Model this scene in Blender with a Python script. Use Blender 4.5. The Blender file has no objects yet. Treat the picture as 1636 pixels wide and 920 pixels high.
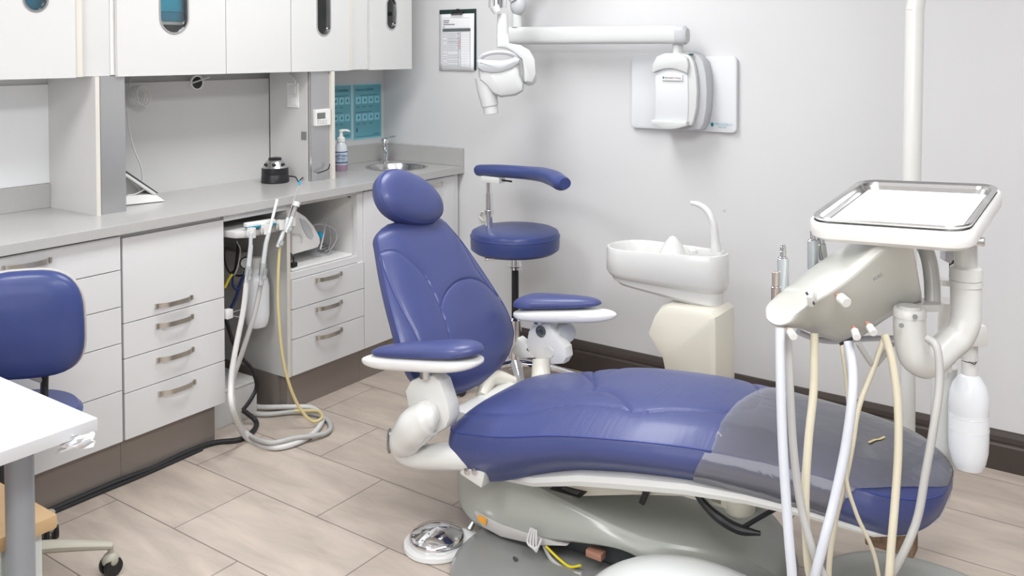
import bpy, bmesh, math, random
import numpy as np
from mathutils import Vector, Matrix
from math import sin, cos, pi, radians, sqrt, atan2, tan
random.seed(7)
SC = bpy.context.scene
COL = SC.collection

# ------------------------------------------------------------------ camera
YAW, PITCH, ROLL, FPX, PX, PY = radians(35.22), radians(1.458), radians(.107), 1434.4, 818.0, 117.4
CAM = Vector((3.402, -3.602, 1.5))
_w = Vector((-sin(YAW)*cos(PITCH), cos(YAW)*cos(PITCH), -sin(PITCH)))
_r = Vector((cos(YAW), sin(YAW), 0))
_d = _w.cross(_r)
R2 = cos(ROLL)*_r + sin(ROLL)*_d
D2 = -sin(ROLL)*_r + cos(ROLL)*_d
def ray(x, y): return (x-PX)/FPX*R2 + (y-PY)/FPX*D2 + _w
def on(ax, val, x, y):
    v = ray(x, y); t = (val-CAM[ax])/v[ax]; return CAM + t*v
def pz(x, y, z): return CAM + z*ray(x, y)
def onplane(P0, n, x, y):
    v = ray(x, y); t = (P0-CAM).dot(n)/v.dot(n); return CAM + t*v
cd = bpy.data.cameras.new('camera'); cam = bpy.data.objects.new('camera', cd); COL.objects.link(cam)
M = Matrix((( R2.x, -D2.x, -_w.x), (R2.y, -D2.y, -_w.y), (R2.z, -D2.z, -_w.z))).to_4x4()
M.translation = CAM
cam.matrix_world = M
cd.sensor_width = 36; cd.lens = FPX/1636*36; cd.shift_x = 0; cd.shift_y = (PY-460)/1636
cd.clip_start = .05
SC.camera = cam

# ------------------------------------------------------------------ materials
def mat(name, col, rough=.5, metal=0, coat=0, spec=.5, bump=0, bscale=200, var=0, vscale=5, alpha=1, trans=0, emit=None, ior=1.45):
    m = bpy.data.materials.new(name); m.use_nodes = True
    nt = m.node_tree; b = nt.nodes['Principled BSDF']
    b.inputs['Base Color'].default_value = (*col, 1); b.inputs['Roughness'].default_value = rough
    b.inputs['Metallic'].default_value = metal; b.inputs['Coat Weight'].default_value = coat
    b.inputs['Coat Roughness'].default_value = .12
    b.inputs['Specular IOR Level'].default_value = spec; b.inputs['Alpha'].default_value = alpha
    b.inputs['Transmission Weight'].default_value = trans; b.inputs['IOR'].default_value = ior
    if emit: b.inputs['Emission Color'].default_value = (*emit[:3], 1); b.inputs['Emission Strength'].default_value = emit[3]
    tc = nt.nodes.new('ShaderNodeTexCoord')
    if bump:
        n = nt.nodes.new('ShaderNodeTexNoise'); n.inputs['Scale'].default_value = bscale; n.inputs['Detail'].default_value = 4
        nt.links.new(tc.outputs['Object'], n.inputs['Vector'])
        bp = nt.nodes.new('ShaderNodeBump'); bp.inputs['Strength'].default_value = bump; bp.inputs['Distance'].default_value = .002
        nt.links.new(n.outputs['Fac'], bp.inputs['Height']); nt.links.new(bp.outputs['Normal'], b.inputs['Normal'])
    if var:
        n = nt.nodes.new('ShaderNodeTexNoise'); n.inputs['Scale'].default_value = vscale; n.inputs['Detail'].default_value = 5
        nt.links.new(tc.outputs['Object'], n.inputs['Vector'])
        r = nt.nodes.new('ShaderNodeValToRGB')
        r.color_ramp.elements[0].position = .3; r.color_ramp.elements[1].position = .7
        r.color_ramp.elements[0].color = (*[c*(1-var) for c in col], 1); r.color_ramp.elements[1].color = (*[min(1, c*(1+var)) for c in col], 1)
        nt.links.new(n.outputs['Fac'], r.inputs['Fac']); nt.links.new(r.outputs['Color'], b.inputs['Base Color'])
    return m
def s2l(r, g, b):
    f = lambda c: c/12.92 if c <= .04045 else ((c+.055)/1.055)**2.4
    return tuple(f(c/255) for c in (r, g, b))

WALL = mat('wall_paint', (.66,.66,.665), .65, bump=.08, bscale=350, var=.01, vscale=2)
WALLD = mat('wall_paint_fill_cut', (.36,.36,.37), .65, bump=.08, bscale=350, var=.01, vscale=2)  # colour darkened on the unseen right and front walls to cut frontal fill light
CEIL = mat('ceiling_white', (.88,.88,.88), .8, bump=.2, bscale=300)
LAM = mat('cabinet_laminate', (.70,.70,.705), .38, var=.01, vscale=3)
LAMUP = mat('cabinet_laminate_upper', (.64,.64,.63), .35, var=.01, vscale=3)
EDGE = mat('cream_edging', (.66,.63,.57), .5, var=.02)
CARC = mat('carcass_white', (.82,.81,.79), .5, var=.02)
GREYP = mat('grey_side_panel', (.62,.615,.60), .45, var=.03, vscale=4)
BACKP = mat('grey_back_panel', (.60,.595,.59), .42, var=.02, vscale=4)
ALU = mat('brushed_aluminium_panel', (.52,.52,.525), .32, metal=.75, var=.05, vscale=3)
KICK = mat('toe_kick', (.27,.235,.21), .4, metal=.25, var=.05, vscale=3)
TOP = mat('worktop_grey', (.45,.445,.435), .2, spec=.5, var=.02, vscale=120)
NICK = mat('satin_nickel', (.62,.59,.54), .28, metal=1, var=.04, vscale=30)
CHROME = mat('chrome', (.82,.82,.84), .07, metal=1, var=.02)
STEEL = mat('stainless_steel', (.62,.62,.62), .2, metal=1, var=.04, vscale=20)
BLUE = mat('blue_vinyl', (.052,.067,.195), .40, spec=.5, bump=.12, bscale=260, var=.04, vscale=6, coat=.15)
BLUE2 = mat('blue_vinyl_navy', (.036,.055,.185), .36, spec=.5, bump=.1, bscale=260, var=.04, vscale=6, coat=.1)
PIPE = mat('seam_thread', (.04,.06,.24), .5, var=.02)
WPL = mat('white_plastic', (.80,.795,.78), .28, coat=.3, var=.01)
WPG = mat('white_enamel', (.70,.70,.675), .25, coat=.4, var=.01)
XW = mat('xray_white', (.64,.65,.645), .35, var=.01)
XG = mat('xray_grey', (.52,.53,.55), .4, var=.02)
XP = mat('xray_panel', (.70,.715,.735), .4, var=.01)
CREAM = mat('cream_enamel', (.74,.71,.61), .3, coat=.3, var=.015)
CERAM = mat('ceramic_white', (.72,.72,.705), .12, coat=.6, var=.005)
BASEG = mat('base_cover_grey', (.40,.41,.375), .3, coat=.25, var=.03, vscale=3)
PLATE = mat('base_plate_grey', (.25,.255,.245), .28, coat=.3, var=.06, vscale=3)
BLACK = mat('black_plastic', (.015,.015,.018), .35, var=.1)
RUBB = mat('black_rubber', (.02,.02,.022), .6, var=.1)
DARKG = mat('dark_grey', (.06,.065,.07), .4, var=.05)
GREY = mat('grey_metal_paint', (.30,.32,.35), .38, metal=.2, coat=.2, var=.02)
TUBW = mat('tube_white', (.66,.655,.645), .4, var=.02)
TUBG = mat('tube_grey', (.46,.455,.44), .4, var=.02)
TUBGB = mat('tube_grey_blue', (.58,.60,.65), .3, var=.02)
TUBC = mat('tube_cream', (.62,.57,.44), .38, var=.02)
TUBY = mat('tube_yellow', (.66,.55,.27), .4, var=.02)
TUBB = mat('tube_blue', (.02,.035,.14), .4, var=.02)
YEL = mat('yellow_wire', (.8,.65,.02), .4, var=.02)
ORG = mat('orange_sticker', (.8,.35,.03), .4, var=.02)
GRN = mat('green_wire', (.0,.25,.06), .4, var=.02)
BROWN = mat('brown_baseboard', (.055,.042,.036), .42, coat=.15, var=.12, vscale=8)
TEAL = mat('teal_plastic', (.02,.22,.33), .35, var=.05)
CYAN = mat('cyan_plastic', (.0,.35,.65), .35, var=.05)
BOXB = mat('turquoise_box', (.0,.58,.85), .45, var=.05)
BOXD = mat('deep_turquoise_box', (.0,.34,.55), .45, var=.05)
BOXR = mat('royal_blue_box', (.01,.14,.85), .4, var=.05)
TISS = mat('tissue', (.85,.85,.86), .9, bump=.5, bscale=60, var=.02)
PAPER = mat('paper', (.84,.84,.86), .8, var=.01)
INK = mat('grey_ink', (.12,.14,.14), .7, var=.03)
LINK = mat('light_ink', (.5,.52,.54), .7, var=.03)
RED = mat('red_ink', (.6,.05,.12), .7, var=.03)
POST = mat('poster_teal', (.13,.40,.48), .35, coat=.3, var=.04, vscale=8)
POSTL = mat('poster_light', (.27,.63,.74), .4, var=.04, vscale=30)
POSTD = mat('poster_dark', (.02,.10,.13), .5, var=.04)
POSTE = mat('poster_edge', (.28,.65,.75), .4, var=.03)
TABLE = mat('table_white', (.62,.625,.64), .3, coat=.2, var=.01)
WOOD = mat('maple_top', (.62,.42,.22), .4, coat=.2, var=.10, vscale=9)
MESHB = mat('brown_mesh', (.20,.13,.08), .7, bump=1, bscale=400, var=.3, vscale=120)
SKIN = mat('copper_fitting', (.55,.28,.20), .35, metal=.4, var=.05)
BOTT = mat('translucent_bottle', (.82,.84,.87), .25, coat=.2, var=.01)
LOGO = mat('logo_teal', (.0,.20,.28), .5, var=.03)
LOGOT = mat('logo_text', (.32,.52,.62), .5, var=.03)
GELP = mat('soap_mauve', (.30,.20,.27), .2, var=.03)
SOAPB = mat('soap_bottle_clear', (.62,.66,.70), .12, var=.02)
LCD = mat('lcd', (.16,.17,.16), .3, var=.03)
BEIGE = mat('castor_beige', (.42,.40,.33), .4, var=.03)
TAN = mat('tan_mark', (.75,.60,.30), .5, var=.1)
PINK = mat('pink_print', (.8,.12,.35), .5, var=.05)

def glass(name, tint, dif, rough, bump=0, mixd=.15, ior=1.5):
    m = bpy.data.materials.new(name); m.use_nodes = True; nt = m.node_tree
    for n in list(nt.nodes): nt.nodes.remove(n)
    out = nt.nodes.new('ShaderNodeOutputMaterial')
    tr = nt.nodes.new('ShaderNodeBsdfTransparent'); tr.inputs[0].default_value = (*tint, 1)
    df = nt.nodes.new('ShaderNodeBsdfDiffuse'); df.inputs[0].default_value = (*dif, 1)
    gl = nt.nodes.new('ShaderNodeBsdfGlossy'); gl.inputs['Roughness'].default_value = rough
    m1 = nt.nodes.new('ShaderNodeMixShader'); m1.inputs[0].default_value = mixd
    nt.links.new(tr.outputs[0], m1.inputs[1]); nt.links.new(df.outputs[0], m1.inputs[2])
    fr = nt.nodes.new('ShaderNodeFresnel'); fr.inputs[0].default_value = ior
    m2 = nt.nodes.new('ShaderNodeMixShader')
    nt.links.new(fr.outputs[0], m2.inputs[0]); nt.links.new(m1.outputs[0], m2.inputs[1]); nt.links.new(gl.outputs[0], m2.inputs[2])
    nt.links.new(m2.outputs[0], out.inputs[0])
    if bump:
        tc = nt.nodes.new('ShaderNodeTexCoord')
        mp = nt.nodes.new('ShaderNodeMapping'); mp.inputs['Scale'].default_value = (1, 2.2, 1)
        nz = nt.nodes.new('ShaderNodeTexNoise'); nz.inputs['Scale'].default_value = 6; nz.inputs['Detail'].default_value = 3; nz.inputs['Distortion'].default_value = 1.2
        bp = nt.nodes.new('ShaderNodeBump'); bp.inputs['Strength'].default_value = bump; bp.inputs['Distance'].default_value = .02
        nt.links.new(tc.outputs['Object'], mp.inputs[0]); nt.links.new(mp.outputs[0], nz.inputs['Vector'])
        nt.links.new(nz.outputs['Fac'], bp.inputs['Height'])
        nt.links.new(bp.outputs[0], gl.inputs['Normal']); nt.links.new(bp.outputs[0], fr.inputs['Normal'])
    return m
PANE = glass('pane_glass', (.93,.95,.95), (.5,.5,.5), .03, 0, .03)
FILM = glass('clear_film', (.90,.90,.90), (.52,.52,.58), .12, .25, .22, 1.7)
SLEEVE = glass('clear_sleeve', (.95,.96,.95), (.7,.72,.72), .08, .4, .25)

def floor_mat():
    m = bpy.data.materials.new('floor_tiles'); m.use_nodes = True; nt = m.node_tree; b = nt.nodes['Principled BSDF']
    tc = nt.nodes.new('ShaderNodeTexCoord')
    mp = nt.nodes.new('ShaderNodeMapping'); mp.inputs['Location'].default_value = (.019, 1.941+.307*20, 0)
    nt.links.new(tc.outputs['Object'], mp.inputs[0])
    br = nt.nodes.new('ShaderNodeTexBrick'); br.offset = .5; br.offset_frequency = 2
    br.inputs['Scale'].default_value = 1; br.inputs['Brick Width'].default_value = .6285; br.inputs['Row Height'].default_value = .307
    br.inputs['Mortar Size'].default_value = .0022; br.inputs['Mortar Smooth'].default_value = .3; br.inputs['Bias'].default_value = 0
    nt.links.new(mp.outputs[0], br.inputs['Vector'])
    br.inputs['Color1'].default_value = (.47,.40,.345,1); br.inputs['Color2'].default_value = (.51,.44,.385,1); br.inputs['Mortar'].default_value = (.19,.165,.145,1)
    m2 = nt.nodes.new('ShaderNodeMapping'); m2.inputs['Scale'].default_value = (1.3, 5, 1)
    nt.links.new(tc.outputs['Object'], m2.inputs[0])
    nz = nt.nodes.new('ShaderNodeTexNoise'); nz.inputs['Scale'].default_value = 2.2; nz.inputs['Detail'].default_value = 9; nz.inputs['Roughness'].default_value = .62; nz.inputs['Distortion'].default_value = .5
    nt.links.new(m2.outputs[0], nz.inputs['Vector'])
    rp = nt.nodes.new('ShaderNodeValToRGB'); rp.color_ramp.elements[0].position = .33; rp.color_ramp.elements[1].position = .68
    rp.color_ramp.elements[0].color = (.80,.80,.80,1); rp.color_ramp.elements[1].color = (1.13,1.12,1.10,1)
    nt.links.new(nz.outputs['Fac'], rp.inputs[0])
    mx = nt.nodes.new('ShaderNodeMixRGB'); mx.blend_type = 'MULTIPLY'; mx.inputs[0].default_value = 1
    nt.links.new(br.outputs['Color'], mx.inputs[1]); nt.links.new(rp.outputs[0], mx.inputs[2])
    nt.links.new(mx.outputs[0], b.inputs['Base Color'])
    b.inputs['Roughness'].default_value = .42
    bp = nt.nodes.new('ShaderNodeBump'); bp.inputs['Strength'].default_value = .5; bp.inputs['Distance'].default_value = .002; bp.invert = True
    nt.links.new(br.outputs['Fac'], bp.inputs['Height']); nt.links.new(bp.outputs[0], b.inputs['Normal'])
    return m
FLOOR = floor_mat()

# ------------------------------------------------------------------ helpers
WL = {}   # world location of each object
def wl(o): return WL.get(o.name, Vector((0,0,0))) if o else Vector((0,0,0))
def tag(o, label=None, cat=None, group=None, kind=None):
    if label: o['label'] = label
    if cat: o['category'] = cat
    if group: o['group'] = group
    if kind: o['kind'] = kind
    return o
def thing(name, label, cat, loc, group=None):
    o = bpy.data.objects.new(name, None); COL.objects.link(o); o.empty_display_size = .05
    o.location = loc; WL[o.name] = Vector(loc); tag(o, label, cat, group); return o
def mk(name, verts, faces, m, parent=None, smooth=True, loc=None, ang=35):
    base = wl(parent) if parent else Vector(loc if loc is not None else (0,0,0))
    me = bpy.data.meshes.new(name)
    me.from_pydata([tuple(Vector(v)-base) for v in verts], [], faces)
    bm = bmesh.new(); bm.from_mesh(me); bmesh.ops.recalc_face_normals(bm, faces=bm.faces); bm.to_mesh(me); bm.free()
    if smooth:
        me.polygons.foreach_set('use_smooth', [True]*len(me.polygons))
        try: me.set_sharp_from_angle(angle=radians(ang))
        except Exception: pass
    for mm in (m if isinstance(m, (list, tuple)) else [m]): me.materials.append(mm)
    o = bpy.data.objects.new(name, me); COL.objects.link(o)
    if parent: o.parent = parent; o.location = (0,0,0)
    else: o.location = base
    WL[o.name] = base
    return o
class MB:
    def __init__(s): s.v = []; s.f = []
    def add(s, v, f):
        n = len(s.v); s.v += [Vector(x) for x in v]; s.f += [tuple(i+n for i in q) for q in f]; return s
    def box(s, c, d, bev=0, rot=None, seg=2):
        bm = bmesh.new(); bmesh.ops.create_cube(bm, size=1)
        for v in bm.verts: v.co = Vector((v.co.x*d[0], v.co.y*d[1], v.co.z*d[2]))
        if bev: bmesh.ops.bevel(bm, geom=list(bm.edges), offset=min(bev, min(d)*.45), segments=seg, affect='EDGES', profile=.6)
        T = Matrix.Translation(Vector(c)) @ (rot.to_4x4() if rot else Matrix.Identity(4))
        bm.verts.index_update()
        s.add([T@v.co for v in bm.verts], [[v.index for v in f.verts] for f in bm.faces]); bm.free(); return s
    def bb(s, x0, x1, y0, y1, z0, z1, bev=0): return s.box(((x0+x1)/2,(y0+y1)/2,(z0+z1)/2), (abs(x1-x0),abs(y1-y0),abs(z1-z0)), bev)
    def lathe(s, prof, o, axis=(0,0,1), n=40, sx=1, sy=1, xref=None):
        a = Vector(axis).normalized(); t = Vector(xref) if xref else (Vector((1,0,0)) if abs(a.x) < .9 else Vector((0,1,0)))
        e1 = (t - a*t.dot(a)).normalized(); e2 = a.cross(e1); o = Vector(o); v = []; f = []
        for r, h in prof:
            for k in range(n):
                th = 2*pi*k/n; v.append(o + a*h + e1*r*cos(th)*sx + e2*r*sin(th)*sy)
        for i in range(len(prof)-1):
            for k in range(n): f.append((i*n+k, i*n+(k+1)%n, (i+1)*n+(k+1)%n, (i+1)*n+k))
        if prof[0][0] > 1e-5: f.append(tuple(range(n))[::-1])
        if prof[-1][0] > 1e-5: f.append(tuple((len(prof)-1)*n+k for k in range(n)))
        return s.add(v, f)
    def cyl(s, p0, p1, r, n=24, r1=None, bev=0):
        p0 = Vector(p0); p1 = Vector(p1); L = (p1-p0).length; r1 = r if r1 is None else r1
        pr = [(r,0),(r1,L)] if not bev else [(r-bev,0),(r,bev),(r1,L-bev),(r1-bev,L)]
        return s.lathe(pr, p0, p1-p0, n)
    def tube(s, pts, r, n=12, smooth=True, sub=6, flat=1, flatref=(0,0,1)):
        pts = [Vector(p) for p in pts]; rs = list(r) if isinstance(r, (list, tuple)) else [r]*len(pts)
        if smooth and len(pts) > 2:
            P = []; Rr = []
            for i in range(len(pts)-1):
                p0 = pts[max(i-1,0)]; p1 = pts[i]; p2 = pts[i+1]; p3 = pts[min(i+2,len(pts)-1)]
                for k in range(sub):
                    t = k/sub; P.append(.5*((2*p1)+(p2-p0)*t+(2*p0-5*p1+4*p2-p3)*t*t+(-p0+3*p1-3*p2+p3)*t**3)); u = t*t*(3-2*t); Rr.append(rs[i]*(1-u)+rs[i+1]*u)
            P.append(pts[-1]); Rr.append(rs[-1])
        else: P = pts; Rr = rs
        T = [(P[min(i+1,len(P)-1)]-P[max(i-1,0)]).normalized() for i in range(len(P))]
        up = Vector(flatref); 
        if abs(T[0].dot(up)) > .95: up = Vector((0,1,0))
        e1 = (up - T[0]*up.dot(T[0])).normalized(); v = []; f = []
        for i, p in enumerate(P):
            e1 = (e1 - T[i]*e1.dot(T[i])).normalized(); e2 = T[i].cross(e1)
            for k in range(n):
                a = 2*pi*k/n; v.append(p + e1*Rr[i]*cos(a)*flat + e2*Rr[i]*sin(a))
        for i in range(len(P)-1):
            for k in range(n): f.append((i*n+k, i*n+(k+1)%n, (i+1)*n+(k+1)%n, (i+1)*n+k))
        f.append(tuple(range(n))[::-1]); f.append(tuple((len(P)-1)*n+k for k in range(n)))
        return s.add(v, f)
    def prism(s, outline, vec, bev=0, inset=None):
        """outline: 3D points of a planar loop, vec: extrusion"""
        P = [Vector(p) for p in outline]; vec = Vector(vec); n = len(P)
        if not bev:
            return s.add(P+[p+vec for p in P], [tuple(range(n))[::-1], tuple(range(n,2*n))]+[(i,(i+1)%n,n+(i+1)%n,n+i) for i in range(n)])
        c = sum(P, Vector())/n; L = vec.length; d = vec.normalized(); v = []; f = []
        nrm = d
        def ins(a):
            out = []
            for i in range(n):
                e0 = (P[i]-P[i-1]).normalized(); e1 = (P[(i+1)%n]-P[i]).normalized(); t = (e0+e1)
                t = t.normalized() if t.length > 1e-6 else e1
                q = t.cross(nrm)
                if q.dot(c-P[i]) < 0 and ORI[0] is None: pass
                out.append(P[i]+q*a*SG)
            return out
        # orientation sign
        A = Vector()
        for i in range(n): A += (P[i]-c).cross(P[(i+1)%n]-c)
        SG = -1 if A.dot(nrm) > 0 else 1
        ORI = [0]
        st = [(bev,0),(bev*.3,bev*.3),(0,bev),(0,L-bev),(bev*.3,L-bev*.3),(bev,L)]
        for a, h in st: v += [q+d*h for q in ins(a)]
        for j in range(len(st)-1): f += [(j*n+i, j*n+(i+1)%n, (j+1)*n+(i+1)%n, (j+1)*n+i) for i in range(n)]
        f.append(tuple(range(n))[::-1]); f.append(tuple((len(st)-1)*n+i for i in range(n)))
        return s.add(v, f)
    def loft(s, rings, cap=True):
        n = len(rings[0]); v = [p for r in rings for p in r]; f = []
        for i in range(len(rings)-1):
            for k in range(n): f.append((i*n+k, i*n+(k+1)%n, (i+1)*n+(k+1)%n, (i+1)*n+k))
        if cap: f.append(tuple(range(n))[::-1]); f.append(tuple((len(rings)-1)*n+k for k in range(n)))
        return s.add(v, f)
    def ell(s, c, d, rot=None, n=24, m=14):
        c = Vector(c); v = []; f = []
        for i in range(m+1):
            th = pi*i/m
            for k in range(n):
                q = Vector((d[0]*sin(th)*cos(2*pi*k/n), d[1]*sin(th)*sin(2*pi*k/n), d[2]*cos(th)))
                v.append(c + (rot@q if rot else q))
        for i in range(m):
            for k in range(n): f.append((i*n+k, i*n+(k+1)%n, (i+1)*n+(k+1)%n, (i+1)*n+k))
        bm = bmesh.new(); bv = [bm.verts.new(x) for x in v]; 
        for q in f: bm.faces.new([bv[i] for i in q])
        bmesh.ops.remove_doubles(bm, verts=bm.verts, dist=1e-5); bm.verts.index_update()
        s.add([x.co.copy() for x in bm.verts], [[x.index for x in q.verts] for q in bm.faces]); bm.free(); return s
    def build(s, name, m, parent=None, loc=None, smooth=True, ang=35): return mk(name, s.v, s.f, m, parent, smooth, loc, ang)
def subs(o, lv=2, crease=None):
    md = o.modifiers.new('subdivision', 'SUBSURF'); md.levels = lv; md.render_levels = lv; return o
def creaser(o, n, idx, val):
    me = o.data; at = me.attributes.get('crease_edge') or me.attributes.new('crease_edge', 'FLOAT', 'EDGE')
    for e in me.edges:
        a, b = e.vertices
        if a % n == b % n and (a % n) in idx: at.data[e.index].value = val
def struct(o): o['kind'] = 'structure'; return o
def rrect(w, h, r, n=6):
    """rounded rect loop (2D)"""
    out = []
    for cx, cy, a0 in ((w/2-r,h/2-r,0),(-w/2+r,h/2-r,90),(-w/2+r,-h/2+r,180),(w/2-r,-h/2+r,270)):
        for k in range(n+1):
            a = radians(a0+90*k/n); out.append((cx+r*cos(a), cy+r*sin(a)))
    return out
def text(name, body, size, origin, xdir, ydir, m, parent, ext=.0004, align='LEFT'):
    c = bpy.data.curves.new(name, 'FONT'); c.body = body; c.size = size; c.extrude = ext; c.align_x = align
    t = bpy.data.objects.new('tmp_text', c); COL.objects.link(t)
    dg = bpy.context.evaluated_depsgraph_get(); me = bpy.data.meshes.new_from_object(t.evaluated_get(dg))
    bpy.data.objects.remove(t)
    X = Vector(xdir).normalized(); Y = Vector(ydir).normalized(); Z = X.cross(Y); O = Vector(origin)
    base = wl(parent)
    for v in me.vertices: v.co = O + X*v.co.x + Y*v.co.y + Z*v.co.z - base
    me.materials.clear(); me.materials.append(m)
    o = bpy.data.objects.new(name, me); COL.objects.link(o); o.parent = parent; WL[o.name] = base
    return o
def interp(x, xs, ys): return float(np.interp(x, xs, ys))
def smooth_interp(xs, ys):
    """monotone-ish cubic through points"""
    xs = np.array(xs, float); ys = np.array(ys, float); m = np.gradient(ys, xs)
    def f(x):
        x = min(max(x, xs[0]), xs[-1]); i = min(np.searchsorted(xs, x, side='right')-1, len(xs)-2); i = max(i, 0)
        h = xs[i+1]-xs[i]; t = (x-xs[i])/h
        return float((2*t**3-3*t*t+1)*ys[i]+(t**3-2*t*t+t)*h*m[i]+(-2*t**3+3*t*t)*ys[i+1]+(t**3-t*t)*h*m[i+1])
    return f

# ------------------------------------------------------------------ room
RX, RY, RZ = 5.4, -5.2, 2.62
struct(MB().bb(-.1,RX+.1,RY-.1,.1,-.08,0).build('floor', FLOOR, smooth=False))
struct(MB().bb(-.1,RX+.1,RY-.1,.1,RZ,RZ+.08).build('ceiling', CEIL, smooth=False))
struct(MB().bb(-.1,0,RY-.1,.1,0,RZ).build('wall_left', WALL, smooth=False))
struct(MB().bb(0,RX,0,.1,0,RZ).build('wall_back', WALL, smooth=False))
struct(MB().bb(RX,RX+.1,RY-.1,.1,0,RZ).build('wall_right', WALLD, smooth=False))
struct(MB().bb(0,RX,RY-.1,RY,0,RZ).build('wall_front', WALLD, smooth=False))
prof = [(0,0),(-.016,0),(-.016,.088),(-.012,.095),(-.012,.101),(-.015,.105),(-.013,.122),(-.007,.138),(0,.142)]
struct(MB().prism([(.56,y,z) for y, z in prof], (RX-.56,0,0)).build('baseboard_back', BROWN, smooth=False))
struct(MB().prism([(RX,-.016-0,0),(RX-.016,-.016,0),(RX-.016,-.016,.138),(RX,-.016,.142)], (0,RY+.016,0)).build('baseboard_right', BROWN, smooth=False))

# ceiling troffers
for k, (x, y) in enumerate([(1.38,-1.22),(3.55,-2.3),(1.35,-3.6),(3.6,-3.6)]):
    t = thing('ceiling_light', ['recessed ceiling light panel above the cabinets at the back', 'recessed ceiling light panel above the instrument tray', 'recessed ceiling light panel above the white table', 'recessed ceiling light panel above the open side of the room'][k], 'ceiling light', (x,y,RZ))
    MB().bb(x-.32,x+.32,y-.62,y-.6,RZ-.02,RZ).bb(x-.32,x+.32,y+.6,y+.62,RZ-.02,RZ).bb(x-.32,x-.3,y-.6,y+.6,RZ-.02,RZ).bb(x+.3,x+.32,y-.6,y+.6,RZ-.02,RZ).build('frame', WPL, t, smooth=False)
    MB().bb(x-.3,x+.3,y-.6,y+.6,RZ-.012,RZ-.002).build('diffuser', mat('diffuser', (.9,.9,.9), .5, emit=(.98,.99,1,4.0)), t, smooth=False)
    L = bpy.data.lights.new('ceiling_lamp', 'AREA'); L.shape = 'RECTANGLE'; L.size = .58; L.size_y = 1.18; L.energy = [25, 33, 31, 25][k]; L.color = (.975,.985,1)
    lo = bpy.data.objects.new('ceiling_lamp', L); COL.objects.link(lo); lo.location = (x,y,RZ-.025)
w = bpy.data.worlds.new('world'); SC.world = w; w.use_nodes = True
w.node_tree.nodes['Background'].inputs[0].default_value = (.9,.93,1,1); w.node_tree.nodes['Background'].inputs[1].default_value = .3
# window on the wall behind the camera gives daylight
WX0, WX1, WZ0, WZ1 = 1.6, 4.2, .95, 2.25
wi = MB()
wi.bb(WX0-.06,WX0,RY,RY+.04,WZ0-.06,WZ1+.06).bb(WX1,WX1+.06,RY,RY+.04,WZ0-.06,WZ1+.06).bb(WX0,WX1,RY,RY+.04,WZ1,WZ1+.06).bb(WX0,WX1,RY,RY+.04,WZ0-.06,WZ0).bb((WX0+WX1)/2-.025,(WX0+WX1)/2+.025,RY,RY+.03,WZ0,WZ1)
wo = struct(wi.build('window_1', WPL, smooth=False))
MB().bb(WX0,WX1,RY+.002,RY+.01,WZ0,WZ1).build('daylit_pane', mat('daylit_pane', (.9,.9,.9), .5, emit=(.93,.96,1,1.0)), wo, smooth=False)
L = bpy.data.lights.new('daylight', 'AREA'); L.shape = 'RECTANGLE'; L.size = WX1-WX0; L.size_y = WZ1-WZ0; L.energy = 14; L.color = (.95,.97,1)
lo = bpy.data.objects.new('daylight', L); COL.objects.link(lo); lo.location = ((WX0+WX1)/2, RY+.06, (WZ0+WZ1)/2); lo.rotation_euler = (radians(90), 0, 0)

# ------------------------------------------------------------------ lower cabinets
FX = .535      # door face
CT = .91       # worktop top
def handle(y, z, parent, x=FX, L=.15, name='handle'):
    m = MB(); n = 18; h = .0085; th = .0035; v = []; f = []
    for k in range(n+1):
        t = -1+2*k/n; yy = y+t*L/2; d = .026*(1-t*t)**.5 if abs(t) < 1 else 0; d = .027*(1-abs(t)**3.2)+.001
        for dx, dz in ((d,-h),(d,h),(d-th,h),(d-th,-h)): v.append((x+max(dx,0), yy, z+dz))
    for k in range(n):
        for q in range(4): f.append((k*4+q, k*4+(q+1)%4, k*4+4+(q+1)%4, k*4+4+q))
    f += [(0,1,2,3), tuple(n*4+q for q in (3,2,1,0))]
    m.add(v, f)
    m.bb(x,x+.01,y-L/2-.001,y-L/2+.007,z-h,z+h).bb(x,x+.01,y+L/2-.007,y+L/2+.001,z-h,z+h)
    return m.build(name, NICK, parent)
def front(name, y0, y1, z0, z1, parent, hz=None, hy=None, m=LAM, x=FX, th=.019):
    o = MB().bb(x-th, x, y0+.0015, y1-.0015, z0+.0015, z1-.0015, .0012).build(name, m, parent, smooth=False)
    if hz: handle(hy if hy is not None else (y0+y1)/2, hz, o, x)
    return o
# A : far-left drawer unit
A = thing('base_cabinet', 'light grey four drawer base cabinet behind the blue operator stool', 'cabinet', (.27,-2.6,0))
MB().bb(.02,.514,-2.9,-1.872,.15,.868).build('body', CARC, A, smooth=False)
zs = [.868,.749,.622,.496,.332,.153]
for i in range(5): front('drawer', -2.50, -1.872, zs[i+1], zs[i], A, hz={0:.832}.get(i, None), hy=-2.19)
front('drawer', -2.9, -2.50, .153, .868, A)
MB().bb(.46,.50,-2.9,-1.862,0,.15).build('toe_kick', KICK, A, smooth=False)
# B
B = thing('base_cabinet', 'light grey base cabinet with a tall flap over three handled drawers', 'cabinet', (.27,-1.65,0))
MB().bb(.02,.514,-1.868,-1.449,.15,.872).build('body', CARC, B, smooth=False)
front('flap_door', -1.866,-1.450,.560,.858,B,hz=.594,hy=-1.67)
front('drawer', -1.866,-1.450,.437,.560,B,hz=.522,hy=-1.668)
front('drawer', -1.866,-1.450,.316,.437,B,hz=.400,hy=-1.667)
front('drawer', -1.866,-1.450,.153,.316,B,hz=.277,hy=-1.662)
MB().bb(.46,.50,-1.861,-1.475,0,.15).bb(.06,.46,-1.495,-1.475,0,.15).build('toe_kick', KICK, B, smooth=False)
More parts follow.
